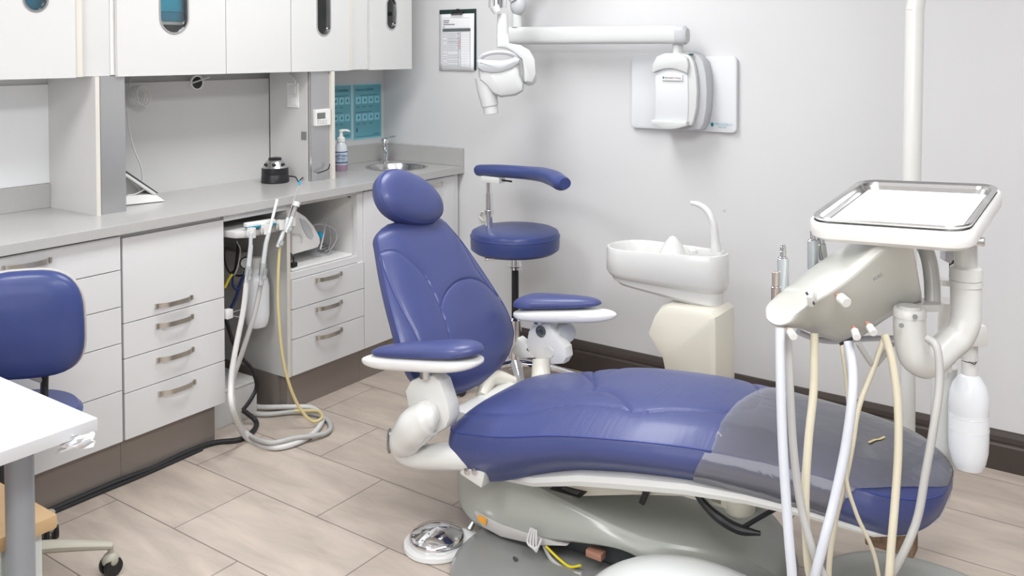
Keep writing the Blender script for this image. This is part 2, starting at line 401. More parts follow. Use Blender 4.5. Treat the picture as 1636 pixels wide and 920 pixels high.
# D unit with open niche
D = thing('base_cabinet', 'light grey base cabinet with open niche over three handled drawers', 'cabinet', (.27,-.91,0))
MB().bb(.03,.522,-1.136,-1.118,.15,.872).build('side_panel', GREYP, D, smooth=False)
MB().bb(.522,.526,-1.136,-1.118,.15,.872).build('edge_strip', EDGE, D, smooth=False)
MB().bb(.03,.52,-.722,-.704,.15,.872).bb(.03,.52,-1.118,-.722,.562,.580).bb(.03,.05,-1.118,-.722,.58,.86).bb(.03,.52,-1.118,-.722,.15,.168).bb(.03,.52,-1.118,-.722,.856,.872).build('body', CARC, D, smooth=False)
MB().bb(.505,.528,-.735,-.700,.55,.872).bb(.505,.528,-1.118,-.735,.5545,.582).build('niche_frame', LAM, D, smooth=False)
MB().bb(.10,.512,-1.10,-.75,.584,.594,.002).build('pull_out_shelf', WPL, D, smooth=False)
for z0, z1, hz in ((.430,.553,.528),(.305,.430,.404),(.153,.305,.281)): front('drawer', -1.118,-.700,z0,z1,D,hz=hz,hy=-.918)
MB().bb(.46,.50,-1.118,-.700,0,.15).bb(.06,.46,-1.136,-1.118,0,.15).build('toe_kick', KICK, D, smooth=False)
o_ = on(0,.52,561,329); sc = MB().cyl((.47,-.722,.845),(.47,-.728,.845),.008).build('cam_fitting', NICK, D)
# E sink cabinet
E_ = thing('base_cabinet', 'light grey sink base cabinet with two tall doors beside the wall', 'cabinet', (.27,-.36,0))
MB().bb(.02,.514,-.699,-.03,.15,.70).bb(.49,.514,-.699,-.03,.70,.868).bb(.02,.49,-.699,-.68,.70,.868).build('body', CARC, E_, smooth=False)
front('door', -.699,-.385,.153,.868,E_)
front('door', -.385,-.05,.153,.868,E_,hz=.838,hy=-.225)
MB().bb(.50,.53,-.048,-.017,.15,.868).build('filler_strip', LAM, E_, smooth=False)
MB().bb(.46,.50,-.699,-.03,0,.15).build('toe_kick', KICK, E_, smooth=False)
# worktop with sink cut-out
WT = thing('worktop', 'long grey worktop running over the base cabinets to the back wall', 'worktop', (.3,-1.4,CT))
SX, SY, SRX, SRY = .30, -.225, .155, .14
m = MB(); m.bb(0,.56,-2.9,-.45,CT-.035,CT,.002)
n = 48; out = []; inn = []
for k in range(n):
    a = 2*pi*k/n; c_, s_ = cos(a), sin(a)
    x0, x1, y0, y1 = 0, .56, -.45, -.001
    tx = ((x1-SX) if c_ > 0 else (SX-x0))/max(abs(c_),1e-6); ty = ((y1-SY) if s_ > 0 else (SY-y0))/max(abs(s_),1e-6); t = min(tx,ty)
    out.append((SX+t*c_, SY+t*s_)); inn.append((SX+SRX*c_, SY+SRY*s_))
for k, p in enumerate(out):
    pass
def corner_fix(out):
    for cx, cy in ((0,-.45),(.56,-.45),(0,-.001),(.56,-.001)):
        i = min(range(n), key=lambda q: (out[q][0]-cx)**2+(out[q][1]-cy)**2); out[i] = (cx,cy)
corner_fix(out)
v = [(p[0],p[1],CT) for p in out]+[(p[0],p[1],CT) for p in inn]+[(p[0],p[1],CT-.035) for p in out]+[(p[0],p[1],CT-.035) for p in inn]
f = []
for k in range(n):
    j = (k+1)%n
    f += [(k,j,n+j,n+k), (2*n+k,3*n+k,3*n+j,2*n+j), (k,2*n+k,2*n+j,j), (n+k,n+j,3*n+j,3*n+k)]
m.add(v, f); m.build('slab', TOP, WT, smooth=False)
MB().bb(.0,.018,-2.9,-1.8425,CT,CT+.092,.002).build('backsplash', TOP, WT, smooth=False)
MB().bb(.0,.018,-.68,-.019,CT,CT+.092,.002).bb(0,.56,-.019,-.001,CT,CT+.092,.002).build('backsplash', TOP, WT, smooth=False)
# rails under the worktop
RL = tag(MB().bb(.49,.528,-1.445,-1.138,.848,.872).build('worktop_rail', LAM, loc=(.5,-1.3,.86), smooth=False), 'light grey rail under the worktop above the open bay', 'rail')
# sink
SK = thing('sink', 'round stainless steel sink let into the corner of the grey worktop', 'sink', (SX,SY,CT))
def ellring(rx, ry, z, n=48): return [Vector((SX+rx*cos(2*pi*k/n), SY+ry*sin(2*pi*k/n), z)) for k in range(n)]
MB().loft([ellring(SRX+.008,SRY+.008,CT+.0005),ellring(SRX+.008,SRY+.008,CT+.003),ellring(SRX-.004,SRY-.004,CT+.002),ellring(SRX-.012,SRY-.012,CT-.02),ellring(SRX-.02,SRY-.02,CT-.09),ellring(SRX-.06,SRY-.06,CT-.13),ellring(.03,.03,CT-.14)], cap=False).build('bowl', STEEL, SK)
MB().lathe([(.03,0),(.03,.004),(.02,.005),(0,.004)], (SX,SY,CT-.142)).build('drain', CHROME, SK)
FA = thing('faucet', 'small chrome lever faucet behind the round sink', 'faucet', (.10,-.13,CT))
fb = Vector((.118,-.118,CT))
MB().lathe([(.022,0),(.022,.004),(.018,.008),(.017,.09),(.019,.10)], fb).build('body', CHROME, FA)
MB().tube([fb+Vector((0,0,.055)), fb+Vector((.035,-.03,.062)), fb+Vector((.07,-.06,.05))], [.012,.011,.010]).build('spout', CHROME, FA)
MB().lathe([(.019,.10),(.020,.115),(.016,.125),(0,.128)], fb).box(fb+Vector((.035,.004,.135)), (.085,.018,.008), .003, Matrix.Rotation(-.22,3,'Y')).build('lever', CHROME, FA)

# ------------------------------------------------------------------ upper cabinets and columns
UX = .345; UB = 1.408; UT = 2.25; CX = .325
def door_with_window(name, y0, y1, parent, win=None, x=UX, th=.018):
    y0 += .0015; y1 -= .0015
    if not win:
        return MB().bb(x-th,x,y0,y1,UB,UT,.001).build(name, LAMUP, parent, smooth=False)
    yc, z0, z1, r = win; n = 64; out = []; inn = []; zc = (UB+UT)/2
    K = 16
    for cz, a0 in ((z1-r, 0), (z0+r, 180)):
        for k in range(K+1):
            a = radians(a0+180*k/K); inn.append((yc+r*cos(a), cz+r*sin(a)))
    zm = (z0+z1)/2
    for (yy, zz) in inn:
        dy, dz = yy-yc, zz-zm; ty = ((y1-yc) if dy > 0 else (yc-y0))/max(abs(dy),1e-6); tz = ((UT-zm) if dz > 0 else (zm-UB))/max(abs(dz),1e-6); t = min(ty,tz); out.append((yc+t*dy, zm+t*dz))
    n = len(inn)
    for cy, cz in ((y0,UB),(y1,UB),(y0,UT),(y1,UT)):
        i = min(range(n), key=lambda q: (out[q][0]-cy)**2+(out[q][1]-cz)**2); out[i] = (cy,cz)
    v = [(x,p[0],p[1]) for p in out]+[(x,p[0],p[1]) for p in inn]+[(x-th,p[0],p[1]) for p in out]+[(x-th,p[0],p[1]) for p in inn]; f = []
    for k in range(n):
        j = (k+1)%n; f += [(k,j,n+j,n+k),(2*n+k,3*n+k,3*n+j,2*n+j),(k,2*n+k,2*n+j,j),(n+k,n+j,3*n+j,3*n+k)]
    d = mk(name, v, f, LAMUP, parent, smooth=False)
    rr = []; 
    for (rad, xx) in ((r+.0005,x+.003),(r-.006,x+.003),(r-.008,x-.012),(r-.001,x-.012)):
        ring = []
        for cz, a0 in ((z1-r, 0), (z0+r, 180)):
            for k in range(K+1):
                a = radians(a0+180*k/K); ring.append(Vector((xx, yc+rad*cos(a), cz+rad*sin(a))))
        rr.append(ring)
    MB().loft(rr+[rr[0]], cap=False).build('window_rim', STEEL, d)
    ring = [];
    for cz, a0 in ((z1-r, 0), (z0+r, 180)):
        for k in range(K+1):
            a = radians(a0+180*k/K); ring.append(Vector((x-.012, yc+(r-.004)*cos(a), cz+(r-.004)*sin(a))))
    MB().prism(ring, (.003,0,0)).build('pane', PANE, d, smooth=False)
    return d
def carcass(parent, y0, y1, x1=CX, shelf=None):
    m = MB().bb(.0,x1,y0,y0+.016,UB+.006,UT).bb(0,x1,y1-.016,y1,UB+.006,UT).bb(0,x1,y0+.016,y1-.016,UB+.006,UB+.022).bb(0,x1,y0+.016,y1-.016,UT-.016,UT).bb(0,.01,y0+.016,y1-.016,UB+.022,UT-.016)
    o = m.build('body', CARC, parent, smooth=False)
    if shelf:
        MB().bb(.01,x1-.02,y0+.017,y1-.017,shelf-.012,shelf).build('shelf', WPL, parent, smooth=False)
U1 = thing('wall_cabinet', 'far left white wall cabinet with a royal blue box in its oval window', 'cabinet', (.17,-2.2,UB))
carcass(U1, -2.62, -1.888, shelf=1.61)
door_with_window('door', -2.62,-1.915,U1,(-2.053,1.633,1.93,.043))
MB().bb(CX,UX-.006,-1.913,-1.889,UB+.002,UT).build('edge_strip', EDGE, U1, smooth=False)
U2 = thing('wall_cabinet', 'white wall cabinet with turquoise boxes showing in its oval window', 'cabinet', (.17,-1.52,UB))
carcass(U2, -1.776, -1.290, shelf=1.615)
door_with_window('door', -1.762,-1.288,U2,(-1.526,1.566,1.93,.064))
U3 = thing('wall_cabinet', 'plain white wall cabinet between the two with oval windows', 'cabinet', (.17,-1.12,UB))
carcass(U3, -1.288, -.950)
door_with_window('door', -1.288,-.948,U3)
U4 = thing('wall_cabinet', 'white wall cabinet over the thermostat with grey packets in its oval window', 'cabinet', (.17,-.77,UB))
carcass(U4, -.948, -.592, shelf=1.646)
door_with_window('door', -.948,-.592,U4,(-.757,1.568,1.95,.044))
MB().bb(CX,UX-.004,-.590,-.571,UB+.002,UT).build('edge_strip', EDGE, U4, smooth=False)
U5 = thing('wall_cabinet', 'narrow white wall cabinet nearest the corner with a small oval window', 'cabinet', (.17,-.31,UB))
carcass(U5, -.460, -.158, shelf=1.60)
door_with_window('door', -.456,-.155,U5,(-.308,1.603,1.765,.037))
FP1 = tag(MB().bb(.0,CX-.002,-1.888,-1.777,UB+.003,UT).build('filler_panel', GREYP, loc=(.15,-1.83,UB), smooth=False), 'grey filler panel between the two left wall cabinets above the wide column', 'panel')
FP2 = tag(MB().bb(.0,CX+.004,-.590,-.461,UB+.003,UT).build('filler_panel', LAMUP, loc=(.15,-.52,UB), smooth=False), 'pale filler panel beside the narrow corner wall cabinet', 'panel')
# things inside
def sbox(name, x0,x1,y0,y1,z0,z1,m,label,cat='box',group=None):
    t = thing(name, label, cat, ((x0+x1)/2,(y0+y1)/2,z0), group)
    MB().bb(x0,x1,y0,y1,z0,z1,.003).build('carton', m, t, smooth=False)
    MB().bb(x1-.0005,x1+.001,y0+.02,y1-.02,z0+(z1-z0)*.3,z0+(z1-z0)*.7).build('printed_band', BOXD if m is not BOXD else BOXB, t, smooth=False)
    return t
b_ = sbox('storage_box', .06,.305,-2.17,-1.95,1.611,1.72,BOXR,'royal blue box behind the far left oval window')
tag(MB().ell((.30,-2.015,1.632),(.012,.03,.02)).build('small_tool', DARKG, loc=(.30,-2.015,1.611)), 'dark object at the foot of the royal blue box in the oval window', 'tool')
def plainbox(name, x0,x1,y0,y1,z0,z1,m,label,cat):
    return tag(MB().bb(x0,x1,y0,y1,z0,z1,.004).build(name, m, loc=((x0+x1)/2,(y0+y1)/2,z0)), label, cat)
plainbox('storage_box', .08,.304,-1.68,-1.40,1.616,1.652,BOXD,'deep turquoise box on the shelf, lower of two in the oval window','box')
plainbox('storage_box', .08,.304,-1.68,-1.40,1.653,1.705,BOXB,'bright turquoise box, upper of two stacked in the oval window','box')
pk = thing('packet', 'grey and green packet on the shelf behind the oval window over the thermostat', 'packet', (.25,-.77,1.647))
MB().bb(.20,.304,-.84,-.68,1.647,1.76,.003).build('carton', mat('packet_grey', (.45,.50,.50), .5, var=.05), pk, smooth=False)
MB().bb(.304,.305,-.80,-.785,1.65,1.70).bb(.304,.305,-.77,-.70,1.69,1.698).bb(.304,.305,-.77,-.70,1.655,1.66).build('printed_band', mat('dark_green', (.02,.14,.13), .5, var=.05), pk, smooth=False)
pk = thing('paper_sheet', 'white sheet with pink print behind the small oval window', 'paper', (.28,-.32,1.60))
MB().bb(.318,.320,-.40,-.30,1.601,1.80).build('sheet', PAPER, pk, smooth=False)
pm = MB()
for q in range(8): pm.bb(.320,.3205,-.355,-.30-.004*(q%3),1.63+q*.006,1.632+q*.006)
pm.bb(.320,.3208,-.355,-.34,1.675,1.692); pm.build('printing', PINK, pk, smooth=False)

# columns standing on the worktop
C1 = thing('column', 'wide grey column panel between worktop and wall cabinets at the left', 'column', (.17,-1.78,CT))
MB().bb(.0,.335,-1.842,-1.826,CT,UB+.002).build('side_panel', GREYP, C1, smooth=False)
MB().bb(.335,.338,-1.843,-1.827,CT,UB+.002).build('edge_strip', EDGE, C1, smooth=False)
MB().bb(.315,.334,-1.823,-1.727,CT,UB+.002).bb(.02,.315,-1.743,-1.727,CT,UB+.002).build('front_panel', ALU, C1, smooth=False)
C2 = thing('column', 'narrow grey column panel with wall thermostat and power outlet', 'column', (.17,-.76,CT))
MB().bb(.05,.322,-.822,-.806,CT,UB+.002).build('side_panel', GREYP, C2, smooth=False)
MB().bb(.31,.33,-.822,-.713,CT,UB+.002).build('front_panel', ALU, C2, smooth=False)
MB().bb(.31,.345,-.711,-.691,CT,UB+.002).build('edge_strip', EDGE, C2, smooth=False)
MB().bb(.05,.31,-.709,-.691,CT,UB+.002).build('side_panel', GREYP, C2, smooth=False)
BP = tag(MB().bb(.0,.045,-1.727,-.823,CT,1.372).build('wall_panel', BACKP, loc=(.02,-1.2,CT), smooth=False), 'grey wall panel between the two columns under the wall cabinets', 'panel')
BP2 = tag(MB().bb(.0,.012,-2.9,-1.8422,CT+.093,1.375).build('wall_panel', mat('white_wall_panel', (.84,.85,.86), .45, var=.01), loc=(.006,-2.3,CT+.093), smooth=False), 'white wall panel at the far left above the backsplash', 'panel')
# grommet + cords
G = thing('cable_grommet', 'white ringed black cable hole under the wall cabinets', 'grommet', (.047,-1.13,1.36))
gp = on(0,.05,314.5,132)
MB().lathe([(.026,-.004),(.032,-.004),(.032,.004),(.026,.004),(.026,-.004)], gp, (1,0,0)).build('ring', WPL, G)
MB().lathe([(0,.001),(.027,.001),(.027,-.004),(0,-.004)], gp, (1,0,0)).build('hole', BLACK, G)
tag(MB().tube([on(0,.06,303,134),on(0,.07,315,130),on(0,.08,335,123)], .003).build('cord', TUBW, loc=gp), 'short white cord coming out of the black cable hole', 'cord')
# coiled cord hanging
cc = MB()
for q in range(5):
    c0 = on(0,.09,213+q*1.2,153); r1 = .022+.002*q; r2 = .034+.0015*q
    cc.tube([c0+Vector((.006*q, r1*cos(a)+.004*q, -r2*sin(a)-.3*r1*cos(a))) for a in [2*pi*k/12 for k in range(13)]], .0030, n=8, sub=3)
cc.tube([on(0,.06,210,122),on(0,.07,208,130),on(0,.09,206,140),on(0,.10,211,150)], .0025, n=8)
tag(cc.build('cord', TUBW, loc=on(0,.06,210,122)), 'white coiled cord hanging under the wall cabinet beside the wide column', 'cord')
tag(MB().tube([on(0,.12,203,178),on(0,.12,206,205),on(0,.12,214,238),on(0,.12,225,265),on(0,.12,228,288)], .003, n=8).build('cord', TUBW, loc=on(0,.12,203,178)), 'white cord running down to the tilted screen on the worktop', 'cord')
# tilted screen device
TS = thing('tilted_screen', 'white desktop device with dark tilted screen half hidden by the wide column', 'device', (.2,-1.62,CT))
P1 = on(2,CT,264,322); P0 = on(2,CT,203,331)
yv = Vector((.25,.97,0)).normalized(); xv = Vector((-.97,.25,0)).normalized()
b0 = P1.copy()
prof = [(0,.002),(-.03,.028),(-.06,.034),(-.13,.036),(-.19,.034),(-.20,.002)]
MB().prism([b0+yv*a+Vector((0,0,h)) for a, h in prof], xv*.16, bev=.004).build('base', WPL, TS)
scp = [(-.030,.034),(-.145,.125),(-.155,.12),(-.045,.030)]
MB().prism([b0+yv*a+Vector((0,0,h)) for a, h in scp], xv*.15, bev=.003).build('screen_housing', WPG, TS)
scp = [(-.024,.036),(-.14,.131),(-.145,.126),(-.030,.033)]
MB().prism([b0+yv*a+Vector((0,0,h))-xv*-.005 for a, h in scp], xv*.14, bev=.002).build('screen', DARKG, TS)
MB().prism([b0+yv*a+xv*.07+Vector((0,0,h)) for a, h in ((-.06,.03),(-.13,.10),(-.15,.03))], xv*.02).build('support', GREYP, TS, smooth=False)
MB().tube([b0+yv*-.075+xv*.01+Vector((0,0,.055)), b0+yv*-.11+xv*.01+Vector((0,0,.04)), b0+yv*-.14+xv*.01+Vector((0,0,.038))], .0025, n=8).build('cable', TUBW, TS)
# black curing light charger
K = thing('charging_base', 'round black desktop warmer with silver dome top on the worktop', 'device', (.22,-.93,CT))
kb = Vector((.205,-.925,CT)); 
MB().lathe([(.060,0),(.063,.004),(.060,.035),(.059,.037),(.060,.039),(.059,.066),(.055,.068)], kb).build('base', BLACK, K)
MB().lathe([(.057,.067),(.050,.076),(.044,.090),(.034,.100),(0,.102)], kb).build('dome', STEEL, K)
dm = MB()
for a in (-70,-20,30):
    q = kb+Vector((cos(radians(a-25))*.047, sin(radians(a-25))*.047, .083)); dm.ell(q, (.010,.010,.007))
dm.build('button', BLACK, K)
MB().bb(kb.x-.02,kb.x+.02,kb.y-.022,kb.y+.022,CT+.098,CT+.112,.004).build('top_cap', BLACK, K)
tag(MB().tube([kb+Vector((.02,.062,.022)), on(2,CT+.02,472,283), on(2,CT+.004,477,290), on(2,CT+.012,482,285), on(2,CT+.02,497,279), on(0,.352,512,275), on(0,.352,524,270), on(0,.350,527,262)], .0028, n=8).build('cord', BLACK, loc=kb), 'black cord from the round warmer to the narrow column', 'cord')
# outlet, thermostat, small plate
def facebox(pa, pb, ax, val, th, m, name, parent, bev=.002):
    a = on(ax,val,*pa); b = on(ax,val,*pb); lo = [min(a[i],b[i]) for i in range(3)]; hi = [max(a[i],b[i]) for i in range(3)]
    if ax == 0: lo[0], hi[0] = val, val+th
    if ax == 1: lo[1], hi[1] = val-th, val
    return MB().bb(lo[0],hi[0],lo[1],hi[1],lo[2],hi[2],bev).build(name, m, parent, smooth=False)
OU = thing('power_outlet', 'white power outlet on the side of the narrow column', 'outlet', on(1,-.822,469,152))
ol = facebox((460,132),(478,172),1,-.822,.006,WPL,'cover_plate',OU)
facebox((464,136),(474,150),1,-.828,.012,TUBW,'plug',OU)
facebox((465,155),(474,168),1,-.828,.002,CARC,'socket',OU)
tag(MB().tube([on(1,-.845,468,138), on(1,-.86,472,130), on(1,-.84,466,122), on(1,-.83,461,117)], .004, n=8).build('cord', TUBW, loc=on(1,-.84,468,138)), 'white cord rising from the outlet plug to the wall cabinet', 'cord')
tag(facebox((482,210),(490,223),1,-.822,.004,DARKG,'small_plate',None) if False else MB().bb(on(1,-.822,482,210).x,on(1,-.822,490,223).x,-.826,-.822,on(1,-.822,482,223).z,on(1,-.822,482,210).z,.001).build('switch_plate', mat('switch_grey', (.22,.22,.23), .4, var=.03), loc=on(1,-.822,486,216), smooth=False), 'small dark grey plate on the side of the narrow column', 'switch')
TH = thing('thermostat', 'small white digital thermostat on the front of the narrow column', 'thermostat', on(0,.33,513,187))
facebox((500,175),(524.5,199),0,.33,.018,WPL,'housing',TH,.003)
facebox((506.5,180.5),(519.5,189),0,.348,.002,LCD,'display',TH,.0005)
bt = MB()
for r_ in range(2):
    for c_ in range(4):
        p = on(0,.349,508+c_*4.2,192.2+r_*3.6); bt.bb(.348,.351,p.y-.005,p.y+.005,p.z-.003,p.z+.003)
bt.build('button', GREYP, TH, smooth=False)
# posters on the left wall
def poster(x0, x1, y0, y1, label):
    a = on(0,.004,x0,y0); b = on(0,.004,x1,y1)
    t = thing('poster', label, 'poster', (0,(a.y+b.y)/2,b.z)); Y0, Y1, Z0, Z1 = a.y, b.y, b.z, a.z
    MB().bb(.0,.002,Y0,Y1,Z0,Z1).build('border', POSTE, t, smooth=False)
    MB().bb(.002,.003,Y0+.006,Y1-.006,Z0+.008,Z1-.006).build('sheet', POST, t, smooth=False)
    W = Y1-Y0; H = Z1-Z0; m = MB(); d = MB()
    d.bb(.003,.0034,Y0+W*.25,Y1-W*.14,Z1-H*.205,Z1-H*.195); d.bb(.003,.0034,Y0+W*.08,Y1-W*.35,Z1-H*.51,Z1-H*.50)
    for r_, zz in enumerate((.29, .60)):
        for c_ in range(4):
            yc = Y0+W*(.17+.22*c_); zc = Z1-H*zz
            MB().bb(.003,.0036,yc-W*.09,yc+W*.09,zc-H*.065,zc+H*.065).build('picture_panel', POSTL, t, smooth=False)
            d.add([(.0037,yc-.006,zc-.008),(.0037,yc+.008,zc-.004),(.0037,yc+.002,zc+.012)],[(0,1,2)])
    for c_ in range(3):
        for q in (.40,.415,.71,.725): d.bb(.003,.0033,Y0+W*(.10+.22*c_),Y0+W*(.22+.22*c_),Z1-H*q-.0008,Z1-H*q+.0008)
    d.bb(.003,.0034,Y0+W*.10,Y0+W*.14,Z1-H*.86,Z1-H*.79); d.bb(.003,.0034,Y0+W*.7,Y1-W*.08,Z1-H*.925,Z1-H*.915); d.bb(.003,.0034,Y0+W*.1,Y1-W*.08,Z0+H*.05,Z0+H*.055)
    d.build('printing', POSTD, t, smooth=False)
    return t, Y0, Y1, Z0, Z1
t, Y0, Y1, Z0, Z1 = poster(564.5,610,135,219,'teal instruction poster nearest the corner above the sink')
text('heading', 'How to CLEAN', .020, (.0034,Y0+.018,Z1-.036), (0,1,0), (0,0,1), POSTD, t)
t, Y0, Y1, Z0, Z1 = poster(519,562.5,137,222,'teal instruction poster partly hidden behind the soap bottle')
text('heading', 'CLEANING', .020, (.0034,Y0+.07,Z1-.036), (0,1,0), (0,0,1), POSTD, t)
# soap bottle
SB = thing('soap_bottle', 'clear foam soap pump bottle with white pump beside the column', 'bottle', (.14,-.42,CT))
sb = on(2,CT,545,263); sb = Vector((.17,-.462,CT)); 
q = on(0,.17,545,255); sb = Vector((.17,q.y,CT))
MB().lathe([(.028,0),(.031,.004),(.031,.025),(.031,.10),(.028,.122),(.018,.140),(.015,.146)], sb).build('body', SOAPB, SB)
MB().lathe([(.0315,.003),(.0318,.03),(.0315,.032)], sb).build('liquid_band', GELP, SB)
MB().lathe([(.0314,.034),(.0322,.036),(.0322,.096),(.0314,.098)], sb).build('label_wrap', mat('soap_label', (.42,.50,.60), .4, var=.15, vscale=60), SB)
MB().lathe([(.0318,.040),(.0325,.041),(.0325,.045),(.0318,.046)], sb).lathe([(.0318,.092),(.0325,.093),(.0325,.096),(.0318,.097)], sb).build('label_stripe', mat('label_navy', (.02,.03,.12), .4, var=.1), SB)
MB().lathe([(.018,.142),(.020,.144),(.020,.162),(.012,.168),(.009,.172),(.008,.192),(.011,.193),(.011,.203),(0,.205)], sb).tube([sb+Vector((0,0,.198)), sb+Vector((.02,.018,.199)), sb+Vector((.032,.03,.193))], [.007,.006,.004]).build('pump', WPL, SB)
vd = (CAM-sb); vd.z = 0; vd.normalize(); sd = Vector((0,0,1)).cross(vd)
text('label_text', 'LISTOSAN', .0125, sb+vd*.0325-sd*.027+Vector((0,0,.074)), sd, (0,0,1), mat('label_navy2', (.02,.04,.16), .4), SB)
text('label_text', 'FOAM SOAP', .008, sb+vd*.0325-sd*.022+Vector((0,0,.060)), sd, (0,0,1), mat('label_navy3', (.02,.04,.16), .4), SB)

# ------------------------------------------------------------------ niche device
ND = thing('dental_device', 'white tabletop dental scaler unit on the pull out shelf in the open niche', 'device', (.35,-.95,.594))
nx0 = Vector((.47,-1.10,.594))
dp_ = [on(0,.47,*p) for p in ((466,336),(476,337),(490,346),(503,361),(512,378),(513,388),(509,396),(467,408))]
MB().prism([Vector((.47,p.y,max(p.z,.597))) for p in dp_], (-.27,0,0), bev=.012).build('housing', WPL, ND)
MB().prism([on(0,.4715,*p) for p in ((478,348),(488,352),(497,364),(501,377),(498,382),(491,378),(484,366))], (.002,0,0)).build('grey_panel', XG, ND, smooth=False)
MB().tube([on(0,.474,*p) for p in ((469,374),(477,373),(483,378),(482,387))], .0035).build('front_grip', WPG, ND)
MB().cyl(on(0,.46,510,372),on(0,.46,515,379),.009).build('cable_plug', CYAN, ND)
ndc = MB()
r_ = random.Random(3)
for q in range(4):
    c0 = Vector((.40-.03*q,-.84+.008*q,.600+.004*q))
    ndc.tube([c0+Vector((.05*cos(a)*(1+.1*q), .055*sin(a)*(1+.12*q), .003*sin(3*a)+.003)) for a in [2*pi*k/14 for k in range(14)]], .003, n=8, sub=4)
ndc.tube([Vector((.49,-.92,.64)), Vector((.47,-.88,.70)), Vector((.43,-.83,.745)), Vector((.40,-.79,.72)), Vector((.40,-.775,.65)), Vector((.41,-.80,.603))], .0035, n=8)
ndc.tube([Vector((.35,-.90,.70)), Vector((.40,-.86,.73)), Vector((.44,-.80,.71)), Vector((.45,-.785,.66)), Vector((.43,-.81,.607))], .0035, n=8)
tag(ndc.build('coiled_cable', mat('grey_cable', (.42,.42,.44), .4), loc=(.4,-.84,.60)), 'grey coiled cable beside the white device in the open niche', 'cable')
tag(MB().box((.495,-1.075,.606),(.02,.03,.02),.004).tube([Vector((.495,-1.075,.61)),Vector((.50,-1.08,.64)),Vector((.47,-1.08,.66))],.003,n=8).build('black_connector', BLACK, loc=(.495,-1.075,.596)), 'small black connector lying at the front of the open niche', 'connector')

# ------------------------------------------------------------------ open bay: arm, holders, bottle, hoses
IX = .60
IA = thing('assistant_console', 'pale grey assistant arm with white instrument holders in front of the open bay', 'instrument holder', on(0,IX,400,370))
trayp = [on(2,.775,362,356),on(2,.775,362,380),on(2,.775,385,391),on(2,.775,410,388),on(2,.775,440,372),on(2,.775,445,355),on(2,.775,400,347)]
MB().prism([Vector(p)-Vector((0,0,.0)) for p in [Vector((.30,-1.44,.785)),Vector((.50,-1.44,.785)),Vector((.575,-1.43,.785)),Vector((.60,-1.40,.785)),Vector((.605,-1.30,.785)),Vector((.60,-1.16,.785)),Vector((.57,-1.145,.785)),Vector((.30,-1.145,.785))]], (0,0,.026), bev=.006).build('tray', mat('arm_grey', (.56,.555,.54), .4, var=.02), IA)
hold = MB()
hpx = [(402,372),(424,366),(448,359),(466,353)]
HP = [on(0,.625,*p) for p in hpx]
for p in HP:
    n = 14; rings = []
    for (ro, ri) in ((.015,.009),):
        for z in (-.016,.016):
            pass
    v = []; f = []
    for k in range(n+1):
        a = radians(-60+ 300*k/n) - radians(90)
        for rad in (.010,.016):
            for z in (-.018,.018): v.append(p+Vector((rad*cos(a+pi/2), rad*sin(a+pi/2), z)))
    for k in range(n):
        i = k*4
        f += [(i,i+1,i+5,i+4),(i+2,i+6,i+7,i+3),(i,i+4,i+6,i+2),(i+1,i+3,i+7,i+5)]
    f += [(0,2,3,1),(n*4,n*4+1,n*4+3,n*4+2)]
    hold = MB(); hold.add(v, f); hold.box(p+Vector((-.014,0,-.002)), (.024,.022,.022), .003); hold.build('holder', WPG, IA)
tag(MB().box(on(2,.832,415,356),(.030,.125,.016),.004,Matrix.Rotation(-.15,3,'Z')).build('handset', WPL, loc=on(2,.812,418,356)), 'white handset lying on the assistant arm beside the suction tips', 'handset')
for o_x in bpy.data.objects:
    if o_x.name == 'handset': MB().box(on(2,.832,415,356)+Vector((.006,0,-.010)),(.030,.122,.008),.002,Matrix.Rotation(-.15,3,'Z')).build('teal_underside', TEAL, o_x)
# HVE 1
def instr(p, tip, bot, label, wand, name='suction_handpiece', cap=None, r=.006):
    t = thing(name, label, 'suction tip', p)
    MB().tube([bot, p, p+(tip-p)*.30], [.010,.009,.008]).build('valve_body', mat('clear_grey', (.55,.57,.57), .15, var=.03, spec=.7), t)
    MB().tube([p+(tip-p)*.25, tip], r, n=12).build('tip', wand, t)
    if cap: MB().tube([tip-(tip-p).normalized()*.004, tip+(tip-p).normalized()*.014], r*1.6, n=12).build('end_cap', cap, t)
    MB().tube([bot+(p-bot)*.15+Vector((.012,0,0)), bot+(p-bot)*.45+Vector((.012,.003,.0))], [.010,.009]).build('lever', SLEEVE, t)
    return t
tags_ = [
 instr(on(0,.64,400,400), on(0,.64,401,372), on(0,.64,394,455), 'empty clear suction valve in the leftmost holder of the arm', TUBGB, r=.007),
 instr(on(0,.64,424,395), on(0,.64,443,318), on(0,.64,417,455), 'white suction tip pointing up in the second holder of the arm', WPL, r=.006),
 instr(on(0,.63,452,372), on(0,.62,478,294), on(0,.63,444,395), 'thin grey saliva ejector with bright blue end cap', mat('ejector_grey', (.40,.40,.42), .3), 'saliva_ejector', CYAN, r=.0025),
 instr(on(0,.64,465,352), on(0,.64,473,328), on(0,.64,458,372), 'grey three way syringe in the rightmost holder of the arm', mat('syringe_grey', (.35,.34,.34), .3, var=.1), 'air_water_syringe', WPG, r=.009),
]
MB().tube([on(0,.64,396,440), on(0,.64,398,425)], .014).build('sleeve', SLEEVE, tags_[0])
MB().tube([on(0,.64,419,440), on(0,.64,421,420)], .014).build('sleeve', SLEEVE, tags_[1])
